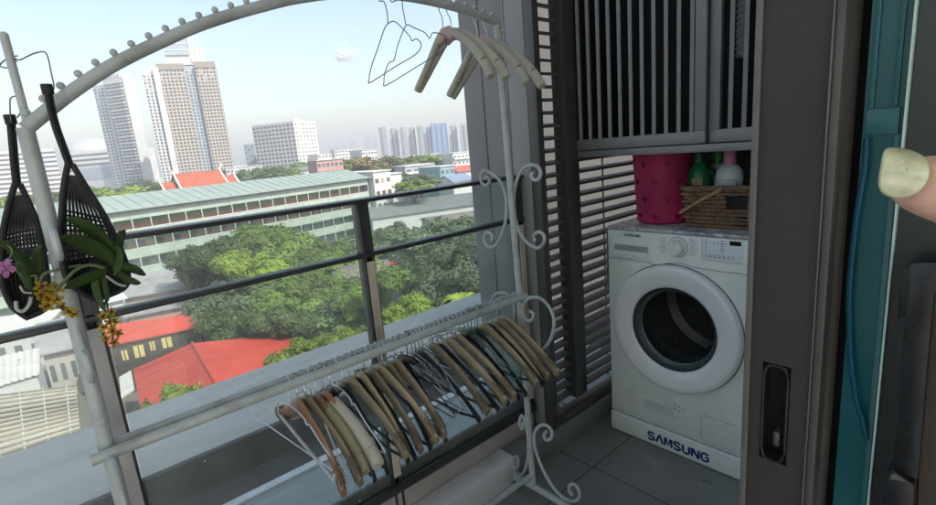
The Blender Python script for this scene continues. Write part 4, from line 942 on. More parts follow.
M['schoolroof'] = mat('green_roof', (.25, .315, .28), .6, 0, .08, .15, stain=(.30, .35, .32), stain_scale=.2)
M['schoolwhite'] = mat('school_parapet', (.36, .44, .375), .8, 0, .10, .3, stain=(.29, .31, .28), stain_scale=.5); M['schoolgreen'] = mat('school_green', (.25, .42, .31), .6, 0, .15, .4); M['schoolorange'] = mat('school_brick', (.40, .25, .175), .8, 0, .2, .4)
M['greyroof'] = mat('grey_roof', (.27, .275, .28), .7, 0, .15, .4, stain=(.18, .17, .16), stain_scale=.5); M['tanroof'] = mat('tan_roof', (.40, .365, .30), .8, 0, .14, .6, stain=(.24, .22, .18), stain_scale=.7, stretch=(1, 3, 1))
M['tanlap'] = mat('tan_lap', (.25, .225, .18), .8, 0, .2, 1.5)
M['whiteroof'] = mat('white_roof', (.55, .54, .50), .7, 0, .1, .6, stain=(.36, .35, .32), stain_scale=1.2); M['brownroof'] = mat('brown_roof', (.165, .155, .14), .8, 0, .2, .5, stain=(.28, .26, .22), stain_scale=.6); M['blueroof'] = mat('blue_roof', (.17, .22, .31), .6, 0, .1, .4); M['redroof2'] = mat('dull_red_roof', (.38, .10, .075), .7, 0, .15, .4)

def facebox(A, B, dep, z0, z1, mb=None):       # box behind the line A-B seen from the camera
    mb = mb or MB(); A = Vector((A.x, A.y, 0)); B = Vector((B.x, B.y, 0)); n = away(A, B)*dep
    q = [A, B, B+n, A+n]
    return mb.add([(p.x, p.y, z0) for p in q]+[(p.x, p.y, z1) for p in q], [(3, 2, 1, 0), (4, 5, 6, 7), (0, 1, 5, 4), (1, 2, 6, 5), (2, 3, 7, 6), (3, 0, 4, 7)])
def away(A, B):
    u = (B-A); u.z = 0; u.normalize(); n = Vector((-u.y, u.x, 0)); m = (A+B)/2-EYE; m.z = 0
    return n if n.dot(m) > 0 else -n
def windows(t, A, B, z0, z1, floors, bays, m, fw_=.6, fh=.55, proud=.12, cap=100, name='window', sill=None):
    A = Vector((A.x, A.y, 0)); B = Vector((B.x, B.y, 0)); u = (B-A); L = u.length; u.normalize(); n = -away(A, B)
    w, h = L/bays*fw_/2, (z1-z0)/floors*fh/2; lst = [(i, j) for j in range(floors-1, -1, -1) for i in range(bays)]
    o0 = ORG[t.name]; prs = []
    for mm in ((m, M['winlight'], M['wingrey']) if cap < 80 or m is M['winbrown'] else (m, M['wingrey'])):
        q0 = MB().obox((0, 0, 0), u*w, n*proud, Vector((0, 0, h))).build(name, mm, None); q0.parent = t; prs.append(q0)
    used_ = set()
    for k, (i, j) in enumerate(lst[:cap]):
        pi_ = k if k < len(prs) else WR.choice((0, 0, 0, 0, 1, 2))
        pi_ = pi_ % len(prs); c = prs[pi_]
        if pi_ in used_: c = c.copy(); COL.objects.link(c); c.parent = t
        used_.add(pi_)
        c.location = A+u*(L*(i+.5)/bays)+Vector((0, 0, z0+(z1-z0)*(j+.5)/floors))-o0; c.name = name
    for i_, p_ in enumerate(prs):
        if i_ not in used_: bpy.data.objects.remove(p_)
    if lst[cap:]:
        mb = MB()
        for i, j in lst[cap:]: mb.obox(A+u*(L*(i+.5)/bays)+Vector((0, 0, z0+(z1-z0)*(j+.5)/floors)), u*w, n*proud, Vector((0, 0, h)))
        tag(mb.build(name, m, t), kind='stuff')
def bands(t, A, B, z0, z1, floors, m, h=.3, proud=.5, name='floor_slab', dep=1):
    for j in range(floors+1):
        z = z0+(z1-z0)*j/floors; u = away(A, B); facebox(A-u*proud, B-u*proud, proud+.02, z-h/2, z+h/2).build(name, m, t)
def lerp(A, B, f): return A+(B-A)*f

# --- brown and white twin tower with a glass crown
A, B = gp(162, 355), gp(233, 372); top = onD(150, 73, 358).z
tb = thing('apartment_tower', lerp(A, B, .5), 'tall beige apartment tower with brown windows and a white glass crown', 'tower')
f = [0, .21, .57, .72, 1.0]; hs = [top-1, top+2, top+1.5, top+3]; dm = [M['cpale'], M['cbeige'], M['cbluewin'], M['cbeige']]
sh = [0, -1.5, 2.0, -1.5]
for k in range(4):
    a, b = lerp(A, B, f[k]), lerp(A, B, f[k+1]); n = away(A, B)*sh[k]; a, b = a+n, b+n
    facebox(a, b, 24, GZ, hs[k]).build('tower_block', dm[k], tb)
    windows(tb, a, b, GZ+8, hs[k]-3, 36, (4, 7, 3, 6)[k], M['winbrown'] if k in (1, 3) else M['win'], .62 if k in (1, 3) else .5, .55, .15, 24)
    if k in (1, 3): facebox(a-away(A, B)*.5, b-away(A, B)*.5, 1, hs[k]-3.4, hs[k]+.6).build('parapet', M['cbrown'], tb)
    if k == 0:
        c = lerp(A, B, .155); d = lerp(A, B, .235); facebox(c-away(A, B)*2.2, d-away(A, B)*2.2, 4, GZ, hs[0]+1).build('white_pier', M['cwhite'], tb)
zt = onD(195, 42, 372).z
a, b = lerp(A, B, .34), lerp(A, B, .86); n = away(A, B)
facebox(a+n*4, b+n*4, 16, top+2.6, zt-9).build('crown', M['cwhite'], tb)
cr = MB(); c0, c1 = a+n*3, lerp(a, b, .62)+n*3; z0 = top+9
cr.add([(c0.x, c0.y, z0), (c1.x, c1.y, z0), ((c1+n*14).x, (c1+n*14).y, z0), ((c0+n*14).x, (c0+n*14).y, z0), (c0.x, c0.y, zt-9), (c1.x, c1.y, zt), ((c1+n*14).x, (c1+n*14).y, zt), ((c0+n*14).x, (c0+n*14).y, zt-9)], [(3, 2, 1, 0), (4, 5, 6, 7), (0, 1, 5, 4), (1, 2, 6, 5), (2, 3, 7, 6), (3, 0, 4, 7)])
cr.build('crown_glass', M['cbluewin'], tb)
for k in range(3): g = lerp(a, b, .66+.13*k); facebox(g+n*3.4, lerp(g, b, .2)+n*3.4, 3, top+4, zt-1+.5*k).build('crown_fin', M['cwhite'], tb)
for k in range(4): facebox(c0-n*.2, c1-n*.2, .5, z0+3+k*4.2, z0+3.6+k*4.2).build('crown_band', M['cwhite'], tb)

# --- grey white tower on the left
A, B = gp(113, 425), gp(146, 412); top = onD(110, 83, 418).z
ta = thing('apartment_tower', lerp(A, B, .5), 'slim pale grey apartment tower with stepped balconies left of the beige one', 'tower')
facebox(A, lerp(A, B, .42), 9, GZ, top-3).build('tower_block', M['cpale'], ta); facebox(lerp(A, B, .42)-away(A, B)*2.5, B-away(A, B)*2.5, 9, GZ, top).build('tower_block', M['cpale'], ta)
windows(ta, A, lerp(A, B, .42), GZ+6, top-5, 34, 4, M['win'], .5, .5, .15, 20); n = away(A, B)
windows(ta, lerp(A, B, .42)-n*2.5, B-n*2.5, GZ+6, top-3, 34, 5, M['win'], .55, .5, .15, 20)
for k in range(34):
    z = GZ+8+(top-GZ-10)*k/34; i0 = .55 if k < 22 else .5; facebox(lerp(A, B, i0)-n*4, lerp(A, B, .95)-n*4, 1.6, z, z+1.0).build('balcony', M['cwhite'] if k % 2 else M['cgrey'], ta)
for k in range(5): facebox(lerp(A, B, .45+.1*k)-n*2.6, lerp(A, B, .5+.1*k)-n*2.6, 6, top+.01, top+2.2).build('roof_pergola', M['cgrey'], ta)

# --- low block with a dome and the white slab block beside it
A, B = gp(70, 470), gp(128, 470); top = onD(100, 150, 470).z
bd = thing('office_building', lerp(A, B, .5), 'low pale building with long window bands under a grey dome', 'building')
facebox(A, B, 50, GZ, top).build('wall', M['cwhite'], bd)
for k in range(9): z = top-3-k*4.4; facebox(A-away(A, B)*.2, B-away(A, B)*.2, .5, z-1.6, z).build('window_band', M['win'], bd)
c = onD(91, 150, 500); mb = MB(); dr_ = 24
for i in range(9): pass
mb.lathe([(dr_*math.cos(i*math.pi/20), dr_*.62*math.sin(i*math.pi/20)) for i in range(11)], (c.x, c.y, top-1), 'z', 36); mb.build('dome', M['cgrey'], bd, smooth=True)
mb = MB(); mb.lathe([(dr_+.7, -2), (dr_+.7, .6), (dr_, .8)], (c.x, c.y, top-1), 'z', 36); mb.build('dome_ring', M['cwhite'], bd)
A2, B2 = gp(82, 440), gp(128, 432); t2 = onD(100, 165, 440).z
facebox(A2, B2, 20, GZ, t2).build('annexe', M['cpale'], bd); facebox(A2-away(A2, B2)*.3, B2-away(A2, B2)*.3, .5, t2-12, t2-2).build('annexe_glass', M['cbluewin'], bd)
A, B = gp(-30, 400), gp(62, 430); top = onD(20, 150, 410).z
bw = thing('office_building', lerp(A, B, .5), 'white slab block with horizontal window bands at the far left', 'building')
facebox(A, B, 30, GZ, top).build('wall', M['cwhite'], bw)
for k in range(10): z = top-2.5-k*3.8; facebox(A-away(A, B)*.2, B-away(A, B)*.2, .5, z-1.5, z).build('window_band', M['win'], bw)

# --- white hotel block with a bright right flank
A, B = gp(258, 440), gp(299, 425); top = onD(280, 123.5, 432).z
wh = thing('hotel_block', lerp(A, B, .5), 'white twelve storey block with a low hipped grey roof', 'building')
C_ = gp(310, 440); n = away(A, B)
facebox(A, B, 30, GZ, top).build('wall', M['cwhite'], wh); windows(wh, A, B, GZ+8, top-1, 14, 11, M['win'], .62, .5, .15, 100)
windows(wh, B+Vector((0, 0, 0)), B+n*29, GZ+8, top-1, 14, 6, M['win'], .35, .4, .15, 40)
mb = MB(); a, b = lerp(A, B, .3)+n*3, lerp(A, B, .96)+n*3; k = Vector((0, 0, 3.8))
q_ = [Vector((p.x, p.y, top+.02)) for p in (a, b, b+n*20, a+n*20)]; m1, m2 = (lerp(q_[0], q_[3], .5)+lerp(q_[1], q_[2], .5)*0), lerp(q_[1], q_[2], .5)
m1 = lerp(m1, m2, .3)+k; m2 = lerp(m2, m1, .3)+k*.7
mb.add(q_+[m1, m2], [(0, 1, 5, 4), (1, 2, 5), (2, 3, 4, 5), (3, 0, 4), (3, 2, 1, 0)]); mb.build('hipped_roof', M['cgrey'], wh)
A, B = gp(247, 470), gp(257, 470); tg = thing('office_building', lerp(A, B, .5), 'narrow blue grey glass building tucked left of the white block', 'building')
tp = onD(250, 144, 470).z; facebox(A, B, 20, GZ, tp).build('wall', M['cbluewin'], tg); windows(tg, A, B, GZ+6, tp-1, 12, 3, M['win'], .7, .4, .15, 36)

# --- row of slab blocks on the right
xs = [379, 389.5, 400, 408.5, 417, 425.5, 433, 449, 459, 472]
for k in range(9):
    A, B = gp(xs[k], 700+8*(k % 2)), gp(xs[k+1]-.8, 700+8*(k % 2)); tp = onD(xs[k], 127.5-.55*k+(k % 3)*.7, 700).z
    blue = k == 6
    t = thing('apartment_block', lerp(A, B, .5), ('blue fronted slab block in the far row of apartment blocks' if blue else f'pale grey slab block, {ORDN[k if k < 6 else k-1]} from the left in the far row of apartment blocks'), 'building', 'far row of slab blocks')
    facebox(A, B, 30, GZ, tp).build('wall', M['cblue'] if blue else M['cpale' if k % 2 else 'cgrey'], t)
    nb = 3
    for i in range(nb): a = lerp(A, B, (i+.2)/nb); b = lerp(A, B, (i+.62)/nb); facebox(a-away(A, B)*.3, b-away(A, B)*.3, .5, GZ+8, tp-1.5).build('window_strip', M['cbluewin'] if blue else M['win' if i == 1 else 'cbluewin'], t)
    facebox(A-away(A, B)*1.2, lerp(A, B, .12)-away(A, B)*1.2, 2, GZ, tp+1.2).build('pier', M['cblue'] if blue else M['cwhite'], t)
    for j in range(1, 17): facebox(A-away(A, B)*.5, B-away(A, B)*.5, .6, GZ+(tp-GZ)*j/17-.25, GZ+(tp-GZ)*j/17+.25).build('floor_line', M['cwhite'] if not blue else M['cblue'], t)

# --- long school building with the green roof
A0, B0 = onZ(0, 226, -5.5), onZ(366, 177.5, -5.5); u = (B0-A0).normalized(); n = away(A0, B0); A0 = A0-u*22; Ls = (B0-A0).length
sc = thing('school_building', Vector(((A0.x+B0.x)/2, (A0.y+B0.y)/2, GZ)), 'long four storey building with pale green roof and open galleries', 'building')
rp = onZ(200, 186, -2.9); dpt = (rp-A0).dot(n); dpt = min(max(dpt, 8), 16)
mb = MB(); e = -n*1.4
q_ = [A0+e-u, B0+e+u, B0+n*dpt+u+Vector((0, 0, 2.6)), A0+n*dpt-u+Vector((0, 0, 2.6)), A0+n*2*dpt-u, B0+n*2*dpt+u]
mb.add(q_+[p-Vector((0, 0, .25)) for p in q_], [(0, 1, 2, 3), (3, 2, 5, 4), (7, 6, 9, 8), (8, 9, 10, 11), (0, 6, 7, 1), (4, 5, 11, 10), (1, 7, 8, 2), (2, 8, 11, 5), (0, 3, 9, 6), (3, 4, 10, 9)])
mb.build('roof', M['schoolroof'], sc)
mb = MB()
for i in range(46): p = A0+u*(Ls*i/45); mb.obox((p+e+p+n*dpt+Vector((0, 0, 2.6)))/2+Vector((0, 0, .06)), u*.03, (n*dpt-e+Vector((0, 0, 2.6)))/2, Vector((0, 0, .03)))
mb.build('roof_ribs', M['schoolroof'], sc).name = 'roof_rib_lines'
facebox(A0+n*2.4, B0+n*2.4, 2*dpt-4, GZ, -5.6).build('wall', M['schoolwhite'], sc)
NBAY = 30; fh = 3.95
for k in range(4):
    zt = -5.75-k*fh
    facebox(A0-n*.3, B0-n*.3, .3, zt-1.7, zt-(0 if k else .1)).build('parapet', M['schoolwhite'], sc)
    facebox(A0-n*.3, B0-n*.3, 2.69, zt-1.86, zt-1.71).build('gallery_floor', M['schoolwhite'], sc)
    facebox(A0+n*2.3, B0+n*2.3, .09, zt-2.85, zt-1.87).build('green_screen', M['schoolgreen'], sc)
    facebox(A0+n*2.2, B0+n*2.2, .19, zt-fh, zt-2.86).build('brick_wall', M['schoolorange'] if k < 2 else M['schoolgreen'], sc)
    facebox(A0-n*.38, B0-n*.38, .07, zt-.02, zt+.14).build('coping', M['cwhite'], sc)
colp = MB().obox((0, 0, 0), u*.11, n*.11, Vector((0, 0, (-5.6-GZ)/2))).build('column', M['schoolwhite']); COL.objects.unlink(colp)
for i in range(NBAY+1):
    c = colp.copy(); COL.objects.link(c); c.parent = sc; p = A0+u*(Ls*i/NBAY)-n*.25; c.location = Vector((p.x, p.y, (GZ-5.6)/2))-ORG[sc.name]; c.name = 'column'
wp = MB().obox((0, 0, 0), u*.7, n*.05, Vector((0, 0, .55))).build('window', M['win']); COL.objects.unlink(wp)
for k in (1, 2):
    for i in range(NBAY):
        c = wp.copy(); COL.objects.link(c); c.parent = sc; p = A0+u*(Ls*(i+.5)/NBAY)+n*2.14; c.location = Vector((p.x, p.y, -5.75-k*fh-3.2))-ORG[sc.name]; c.name = 'window'
eb = thing('stair_block', B0+Vector((0, 0, GZ-B0.z)), 'white stair block with small windows ending the green roofed building', 'building')
a, b = B0+u*1.1-n*2, B0+u*8-n*2; facebox(a, b, 16, GZ, -4.2).build('wall', M['cwhite'], eb); windows(eb, a, b, -16, -5, 3, 3, M['winbrown'], .6, .35, .1)
facebox(a-n*.4-u*.4, b-n*.4+u*.4, 17, -4.19, -3.9).build('roof', M['cpale'], eb)

# --- temple roofs
def gable(t, A, B, dep, ze, rise, mroof, mwall, over=.6, name='roof', z0=GZ, corr=False):
    A = Vector((A.x, A.y, 0)); B = Vector((B.x, B.y, 0)); n = away(A, B); u = (B-A).normalized()
    mb = facebox(A, B, dep, z0, ze); C, D = B+n*dep, A+n*dep; ra, rb = (A+D)/2, (B+C)/2
    mb.add([(A.x, A.y, ze), (D.x, D.y, ze), (ra.x, ra.y, ze+rise)], [(0, 1, 2)]); mb.add([(B.x, B.y, ze), (C.x, C.y, ze), (rb.x, rb.y, ze+rise)], [(0, 1, 2)])
    mb.build('wall', mwall, t)
    sl = rise/(dep/2); mb = MB()
    P = lambda p, z: Vector((p.x, p.y, z))
    a0 = P(A-u*over-n*over, ze-over*sl+.1); b0 = P(B+u*over-n*over, ze-over*sl+.1); r0 = P(ra-u*over, ze+rise+.1); r1 = P(rb+u*over, ze+rise+.1); d0 = P(D-u*over+n*over, ze-over*sl+.1); c0 = P(C+u*over+n*over, ze-over*sl+.1)
    q = [a0, b0, r1, r0, c0, d0]; dz = Vector((0, 0, .18))
    mb.add([p+dz for p in q]+q, [(0, 1, 2, 3), (3, 2, 4, 5), (7, 6, 9, 8), (8, 9, 11, 10), (0, 6, 7, 1), (4, 10, 11, 5), (1, 7, 8, 2), (2, 8, 10, 4), (0, 3, 9, 6), (3, 5, 11, 9)])
    r = mb.build(name, mroof, t)
    if corr:
        mb = MB(); L = (b0-a0).length; m = int(L/.55)
        for i in range(m): f = (i+.5)/m; p, q2 = a0.lerp(b0, f), r0.lerp(r1, f); mb.obox((p+q2)/2+dz+Vector((0, 0, .03)), u*.10, (q2-p)/2, Vector((0, 0, .04)))
        mb.build('ribs', mroof, r).name = 'roof_corrugation'
    return r
def gablehouse(name, label, px0, py0, px1, py1, ze, dep, rise, mroof, mwall, cat='house', win=0, group=None, corr=False, mw_=None):
    A, B = onZ(px0, py0, ze), onZ(px1, py1, ze); t = thing(name, Vector(((A.x+B.x)/2, (A.y+B.y)/2, GZ)), label, cat, group)
    gable(t, A, B, dep, ze, rise, mroof, mwall, corr=corr)
    if win: windows(t, A, B, GZ+.5, ze-.3, max(1, int((ze-GZ)/3.2)), win, mw_ or M['win'], .45, .4, .06)
    return t
A, B = gp(180, 168), gp(226, 178)
tm = thing('temple_hall', lerp(A, B, .5), 'temple hall with steep orange tiled tiered roof and white gable finials', 'temple')
gable(tm, A, B, 16, -6.5, 6.2, M['orange'], M['cwhite']); gable(tm, lerp(A, B, -.28)-away(A, B)*0+away(A, B)*2, lerp(A, B, -.02)+away(A, B)*2, 12, -7.5, 4.6, M['orange'], M['cwhite']); gable(tm, lerp(A, B, 1.03)+away(A, B)*2, lerp(A, B, 1.3)+away(A, B)*2, 12, -7, 4.6, M['orange'], M['cwhite'])
n = away(A, B); uu = (B-A).normalized()
for s, (f0, zr, dd) in enumerate(((-.02, -.1, 8), (1.02, -.1, 8), (-.32, -2.7, 8), (1.34, -2.2, 8))):
    p = lerp(A, B, f0)+n*dd; sg = -1 if s in (0, 2) else 1
    P0 = Vector((p.x, p.y, zr)); MB().tube(spline([P0-n*8.6+Vector((0, 0, -6.6)), P0-n*4+Vector((0, 0, -3)), P0+Vector((0, 0, .3)), P0+uu*sg*.8+Vector((0, 0, 1.5)), P0+uu*sg*.6+Vector((0, 0, 3.0))], 5), [.35]*16+[.3, .25, .2, .12, .06], 6).build('finial', M['cwhite'], tm)

# --- near roofs
ZR = -15.0
R1 = onZ(192, 343, ZR); dirR = (onZ(214, 381, ZR)-R1).normalized(); EL, ER = onZ(133, 369, ZR-2.4), onZ(286, 334, ZR-2.4); LR = 15
br = thing('red_roof_house', Vector((R1.x, R1.y, GZ)), 'house under the largest bright red metal gable roof below the ledge', 'house')
sgn = 1 if dirR.y < 0 else -1
mb = MB(); q_ = [EL, R1, ER, ER+dirR*LR, R1+dirR*LR, EL+dirR*LR]; dz = Vector((0, 0, -.16))
mb.add(q_+[p+dz for p in q_], [(0, 1, 4, 5), (1, 2, 3, 4), (6, 11, 10, 7), (7, 10, 9, 8), (0, 6, 7, 1), (1, 7, 8, 2), (5, 4, 10, 11), (4, 3, 9, 10), (0, 5, 11, 6), (2, 8, 9, 3)])
rf = mb.build('roof', M['red'], br)
mb = MB()
for e_ in (EL, ER):
    d = (R1-e_)
    for i in range(6): f = (i+.5)/6; p = e_+dirR*LR*f; nn = d.normalized().cross(dirR); nn = nn if nn.z > 0 else -nn; mb.obox(p+d/2+nn*.012, dirR*.018, d/2, nn*.012)
mb.build('seams', M['red'], rf).name = 'roof_seam_lines'
MB().tube([R1-dirR*.1+Vector((0, 0, .05)), R1+dirR*LR+Vector((0, 0, .05))], .14, 8, flat=.6).build('ridge_cap', M['red'], rf)
mb = MB(); w = [EL.lerp(ER, .05)+dirR*.6, EL.lerp(ER, .95)+dirR*.6, EL.lerp(ER, .95)+dirR*(LR-.6), EL.lerp(ER, .05)+dirR*(LR-.6)]
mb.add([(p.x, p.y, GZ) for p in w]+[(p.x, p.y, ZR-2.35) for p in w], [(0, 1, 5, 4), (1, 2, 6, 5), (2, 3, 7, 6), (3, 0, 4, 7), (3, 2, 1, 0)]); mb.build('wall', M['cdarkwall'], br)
a, b = onZ(119, 377, ZR-2.6), onZ(131, 370, ZR-2.6); c = a+dirR*5.5; d = b+dirR*5.5
mb = MB(); mb.add([a, b, d, c, a-Vector((0, 0, .15)), b-Vector((0, 0, .15)), d-Vector((0, 0, .15)), c-Vector((0, 0, .15))], [(0, 1, 2, 3), (7, 6, 5, 4), (0, 4, 5, 1), (1, 5, 6, 2), (2, 6, 7, 3), (3, 7, 4, 0)])
tag(mb.build('lean_to_roof', M['whiteroof'], org=(a.x, a.y, GZ)), 'pale mottled lean-to roof against the left edge of the largest red roof', 'roof')
# narrow red roof with dark wall and yellow windows
za, zb_ = -15.0, -16.1
T0, T1, B1, B0_ = onZ(85, 328.5, za), onZ(184, 314.5, za), onZ(207, 324.8, zb_), onZ(85, 350, zb_)
nr = thing('red_roof_house', Vector((T1.x, T1.y, GZ)), 'dark walled house under a narrow red roof with yellow window panels', 'house')
mb = MB(); q_ = [T0, T1, B1, B0_]; mb.add(q_+[p-Vector((0, 0, .15)) for p in q_], [(0, 1, 2, 3), (7, 6, 5, 4), (0, 4, 5, 1), (1, 5, 6, 2), (2, 6, 7, 3), (3, 7, 4, 0)]); mb.build('roof', M['red'], nr)
e_ = (T1-B1); e_.z = 0; e_.normalize(); a, b = B0_+e_*.5, B1+e_*.5+(B0_-B1).normalized()*.5
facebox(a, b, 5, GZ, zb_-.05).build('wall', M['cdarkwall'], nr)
bb = (b-a); bb.z = 0; bb.normalize(); nn = away(a, b)
for x0, x1, y0, y1 in ((122, 128, 350, 360), (134, 144.5, 345, 357), (150, 155, 341, 350.5), (162, 172, 337, 347.5)):
    p0 = ray(x0, y1); 
    def hit(x, y):
        d = ray(x, y); k = (Vector((a.x, a.y, 0))-EYE).dot(nn)/d.dot(nn); return EYE+d*k
    c = hit((x0+x1)/2, (y0+y1)/2); w = abs((hit(x1, y1)-hit(x0, y1)).dot(bb))/2; h = abs(hit(x0, y0).z-hit(x0, y1).z)/2
    f_ = MB().obox(c-nn*.06, bb*w, nn*.05, Vector((0, 0, h))).build('window', M['cyellow'], nr); MB().obox(c-nn*.12, bb*.05, nn*.02, Vector((0, 0, h))).build('mullion', M['cdarkwall'], f_)
c0, c1 = onZ(98, 352, -17.6), onZ(204, 331, -17.6)
mb = facebox(c0-nn*1.6, c1-nn*1.6, 1.9, -18.4, -18.25); tag(mb.build('awning', M['brownroof'], org=(c0.x, c0.y, GZ)), 'brown sheet awning along the dark wall with yellow windows', 'awning')
# corrugated sheds at the left
def corr(name, label, P4, m, pitch, amp, cat, wall):
    a, b, c, d = P4     # a-b upper edge, d-c lower edge; ribs run from upper to lower edge
    t = thing(name, Vector((a.x, a.y, GZ)), label, cat); N = max(8, int((b-a).length/pitch*2)); mb = MB(); vs = []
    for i in range(N+1):
        f = i/N; h = Vector((0, 0, amp*(1 if i % 2 else -1))); vs += [a.lerp(b, f)+h, d.lerp(c, f)+h]
    mb.add(vs, [(2*i, 2*i+2, 2*i+3, 2*i+1) for i in range(N)]); o = mb.build('roof', m, t); md = o.modifiers.new('t', 'SOLIDIFY'); md.thickness = .03; md.offset = -1
    q = [a.lerp(c, .04), b.lerp(d, .04), c.lerp(a, .04), d.lerp(b, .04)]
    mb = MB().add([(p.x, p.y, GZ) for p in q]+[(p.x, p.y, p.z-.15) for p in q], [(0, 1, 5, 4), (1, 2, 6, 5), (2, 3, 7, 6), (3, 0, 4, 7)]); mb.build('wall', wall, t); return t
a, b, c, d = onZ(-42, 399, -14.6), onZ(75.5, 385, -14.6), onZ(80, 432, -15.6), onZ(-42, 472, -15.6)
t = corr('tan_shed', 'tan weathered corrugated shed roof below the ledge at far left', (b, c, d, a), M['tanroof'], .62, .10, 'shed', M['cbeige'])
for k in range(13):
    f = (k+.6)/13; p, q0 = a.lerp(d, f), b.lerp(c, f); MB().obox((p+q0)/2+Vector((0, 0, .11)), (q0-p)/2, (d-a)/13*.10, Vector((0, 0, .035))).build('sheet_lap', M['tanlap'], t)
for k in range(5): f = .12+.2*k; MB().tube([a.lerp(b, f)+Vector((0, 0, .09)), d.lerp(c, f)+Vector((0, 0, .09))], .05, 5).build('batten', M['whiteroof'], t)
a, b, c, d = onZ(-35, 363, -14.2), onZ(40, 347.5, -14.2), onZ(39.5, 374, -15.0), onZ(-35, 396, -15.0)
corr('white_shed', 'white ribbed shed roof above the tan one at far left', (a, b, c, d), M['whiteroof'], .5, .055, 'shed', M['cpale'])
gablehouse('small_house', 'small grey gabled house with a dark window beside the ribbed white roof', 42, 352, 74, 345, -16.5, 7, 2.2, M['greyroof'], M['cbeige'], win=3)
gablehouse('small_house', 'grey tiled house with pinkish wall under the orchid planter', 124, 296, 190, 285, -16.3, 6, 2.2, M['greyroof'], M['cmauve'], win=3, corr=True)
gablehouse('small_house', 'pale grey flat fronted house left of the grey tiled one', 84, 308, 122, 299, -16.2, 6, .6, M['cpale'], M['cpale'], win=2)
gablehouse('small_house', 'low tin roofed house behind the narrow red roof', 128, 316, 190, 304, -18.2, 5, .9, M['greyroof'], M['cpink'], win=3, corr=True)
gablehouse('small_house', 'white walled house with flat roof left of the leaning upright', -30, 338, 40, 329, -16.5, 8, 1.0, M['whiteroof'], M['cwhite'], win=4)
gablehouse('brown_shed', 'large weathered brown roof among the trees right of the railing post', 352, 312, 478, 290, -17.8, 14, 2.2, M['brownroof'], M['cbrown'], 'shed', corr=True)
gablehouse('brown_shed', 'faded brown roof behind the bright green tree by the post', 340, 288, 392, 279, -17.0, 9, 1.8, M['brownroof'], M['cbeige'], 'shed', corr=True)
gablehouse('small_house', 'little red roofed house between the trees at right', 385, 276, 402, 272, -17.0, 4, 1.2, M['red'], M['cpale'])
gablehouse('long_shed', 'long flat grey shed roof behind the trees at right', 372, 219, 500, 201, -16.0, 34, 1.6, M['greyroof'], M['cpale'], 'shed', corr=True)
gablehouse('long_shed', 'lower grey roof with tan fascia at the right end of the handrail', 432, 223, 520, 210, -17.0, 8, .8, M['brownroof'], M['cbeige'], 'shed')
# mid distance blocks
def block(name, label, px0, px1, D, pyt, m, floors, bays, cat='building', dep=12, roof=None, bal=False, group=None):
    A, B = gp(px0, D), gp(px1, D*1.03); tp = onD((px0+px1)/2, pyt, D).z; t = thing(name, lerp(A, B, .5), label, cat, group)
    facebox(A, B, dep, GZ, tp).build('wall', m, t)
    if floors: windows(t, A, B, max(GZ, tp-floors*3.4), tp-.4, floors, bays, M['win'], .6, .42, .08)
    facebox(A-away(A, B)*.4, B-away(A, B)*.4, dep+.8, tp+.01, tp+.35).build('roof', roof or M['cpale'], t)
    if bal:
        for k in range(floors): z = tp-.2-(k+1)*3.4+.4; facebox(A-away(A, B)*1.2, B-away(A, B)*1.2, 1.1, z, z+1.0).build('balcony', M['cwhite'], t)
    return t
block('row_house', 'white three storey house with balconies at right under the slab blocks', 452, 468, 255, 153, M['cwhite'], 4, 4, bal=True)
block('row_house', 'teal painted house with white windows near the end of the handrail', 438, 452, 190, 167, M['cteal'], 3, 3)
block('row_house', 'grey three storey shophouse with awning behind the round tree', 403, 433, 205, 166, M['cgrey'], 3, 4, bal=True)
block('blank_block', 'plain pale grey windowless block right of the stair block', 381, 399, 165, 175, M['cpale'], 0, 0)
block('row_house', 'white house with a flat roof tucked behind the orange brown tree', 362, 377, 330, 150, M['cwhite'], 3, 5)
block('row_house', 'pale low house beside the white block at the horizon', 318, 332, 420, 154, M['cwhite'], 3, 4)
block('row_house', 'white block of flats low on the horizon left of the slab blocks', 335, 362, 520, 149, M['cwhite'], 5, 8)
block('row_house', 'long low white building behind the temple roof', 225, 262, 300, 167, M['cpale'], 2, 9)
block('row_house', 'salmon coloured low building beyond the green roof', 316, 342, 210, 160, M['cpink'], 2, 6)
gablehouse('blue_roof_house', 'white house with a blue roof by the end of the handrail', 453, 182, 472, 179, -11.5, 8, 2.2, M['blueroof'], M['cwhite'])
gablehouse('red_gable_house', 'house with a small dull red roof behind the blue roofed one', 458, 172, 474, 170, -9.5, 8, 2.0, M['redroof2'], M['cpale'])
gablehouse('long_shed', 'low brown roof just beyond the right end of the green roof', 300, 171, 362, 164, -4.8, 12, 1.6, M['brownroof'], M['cbeige'], 'shed')
rf_ = random.Random(21); NF = 54
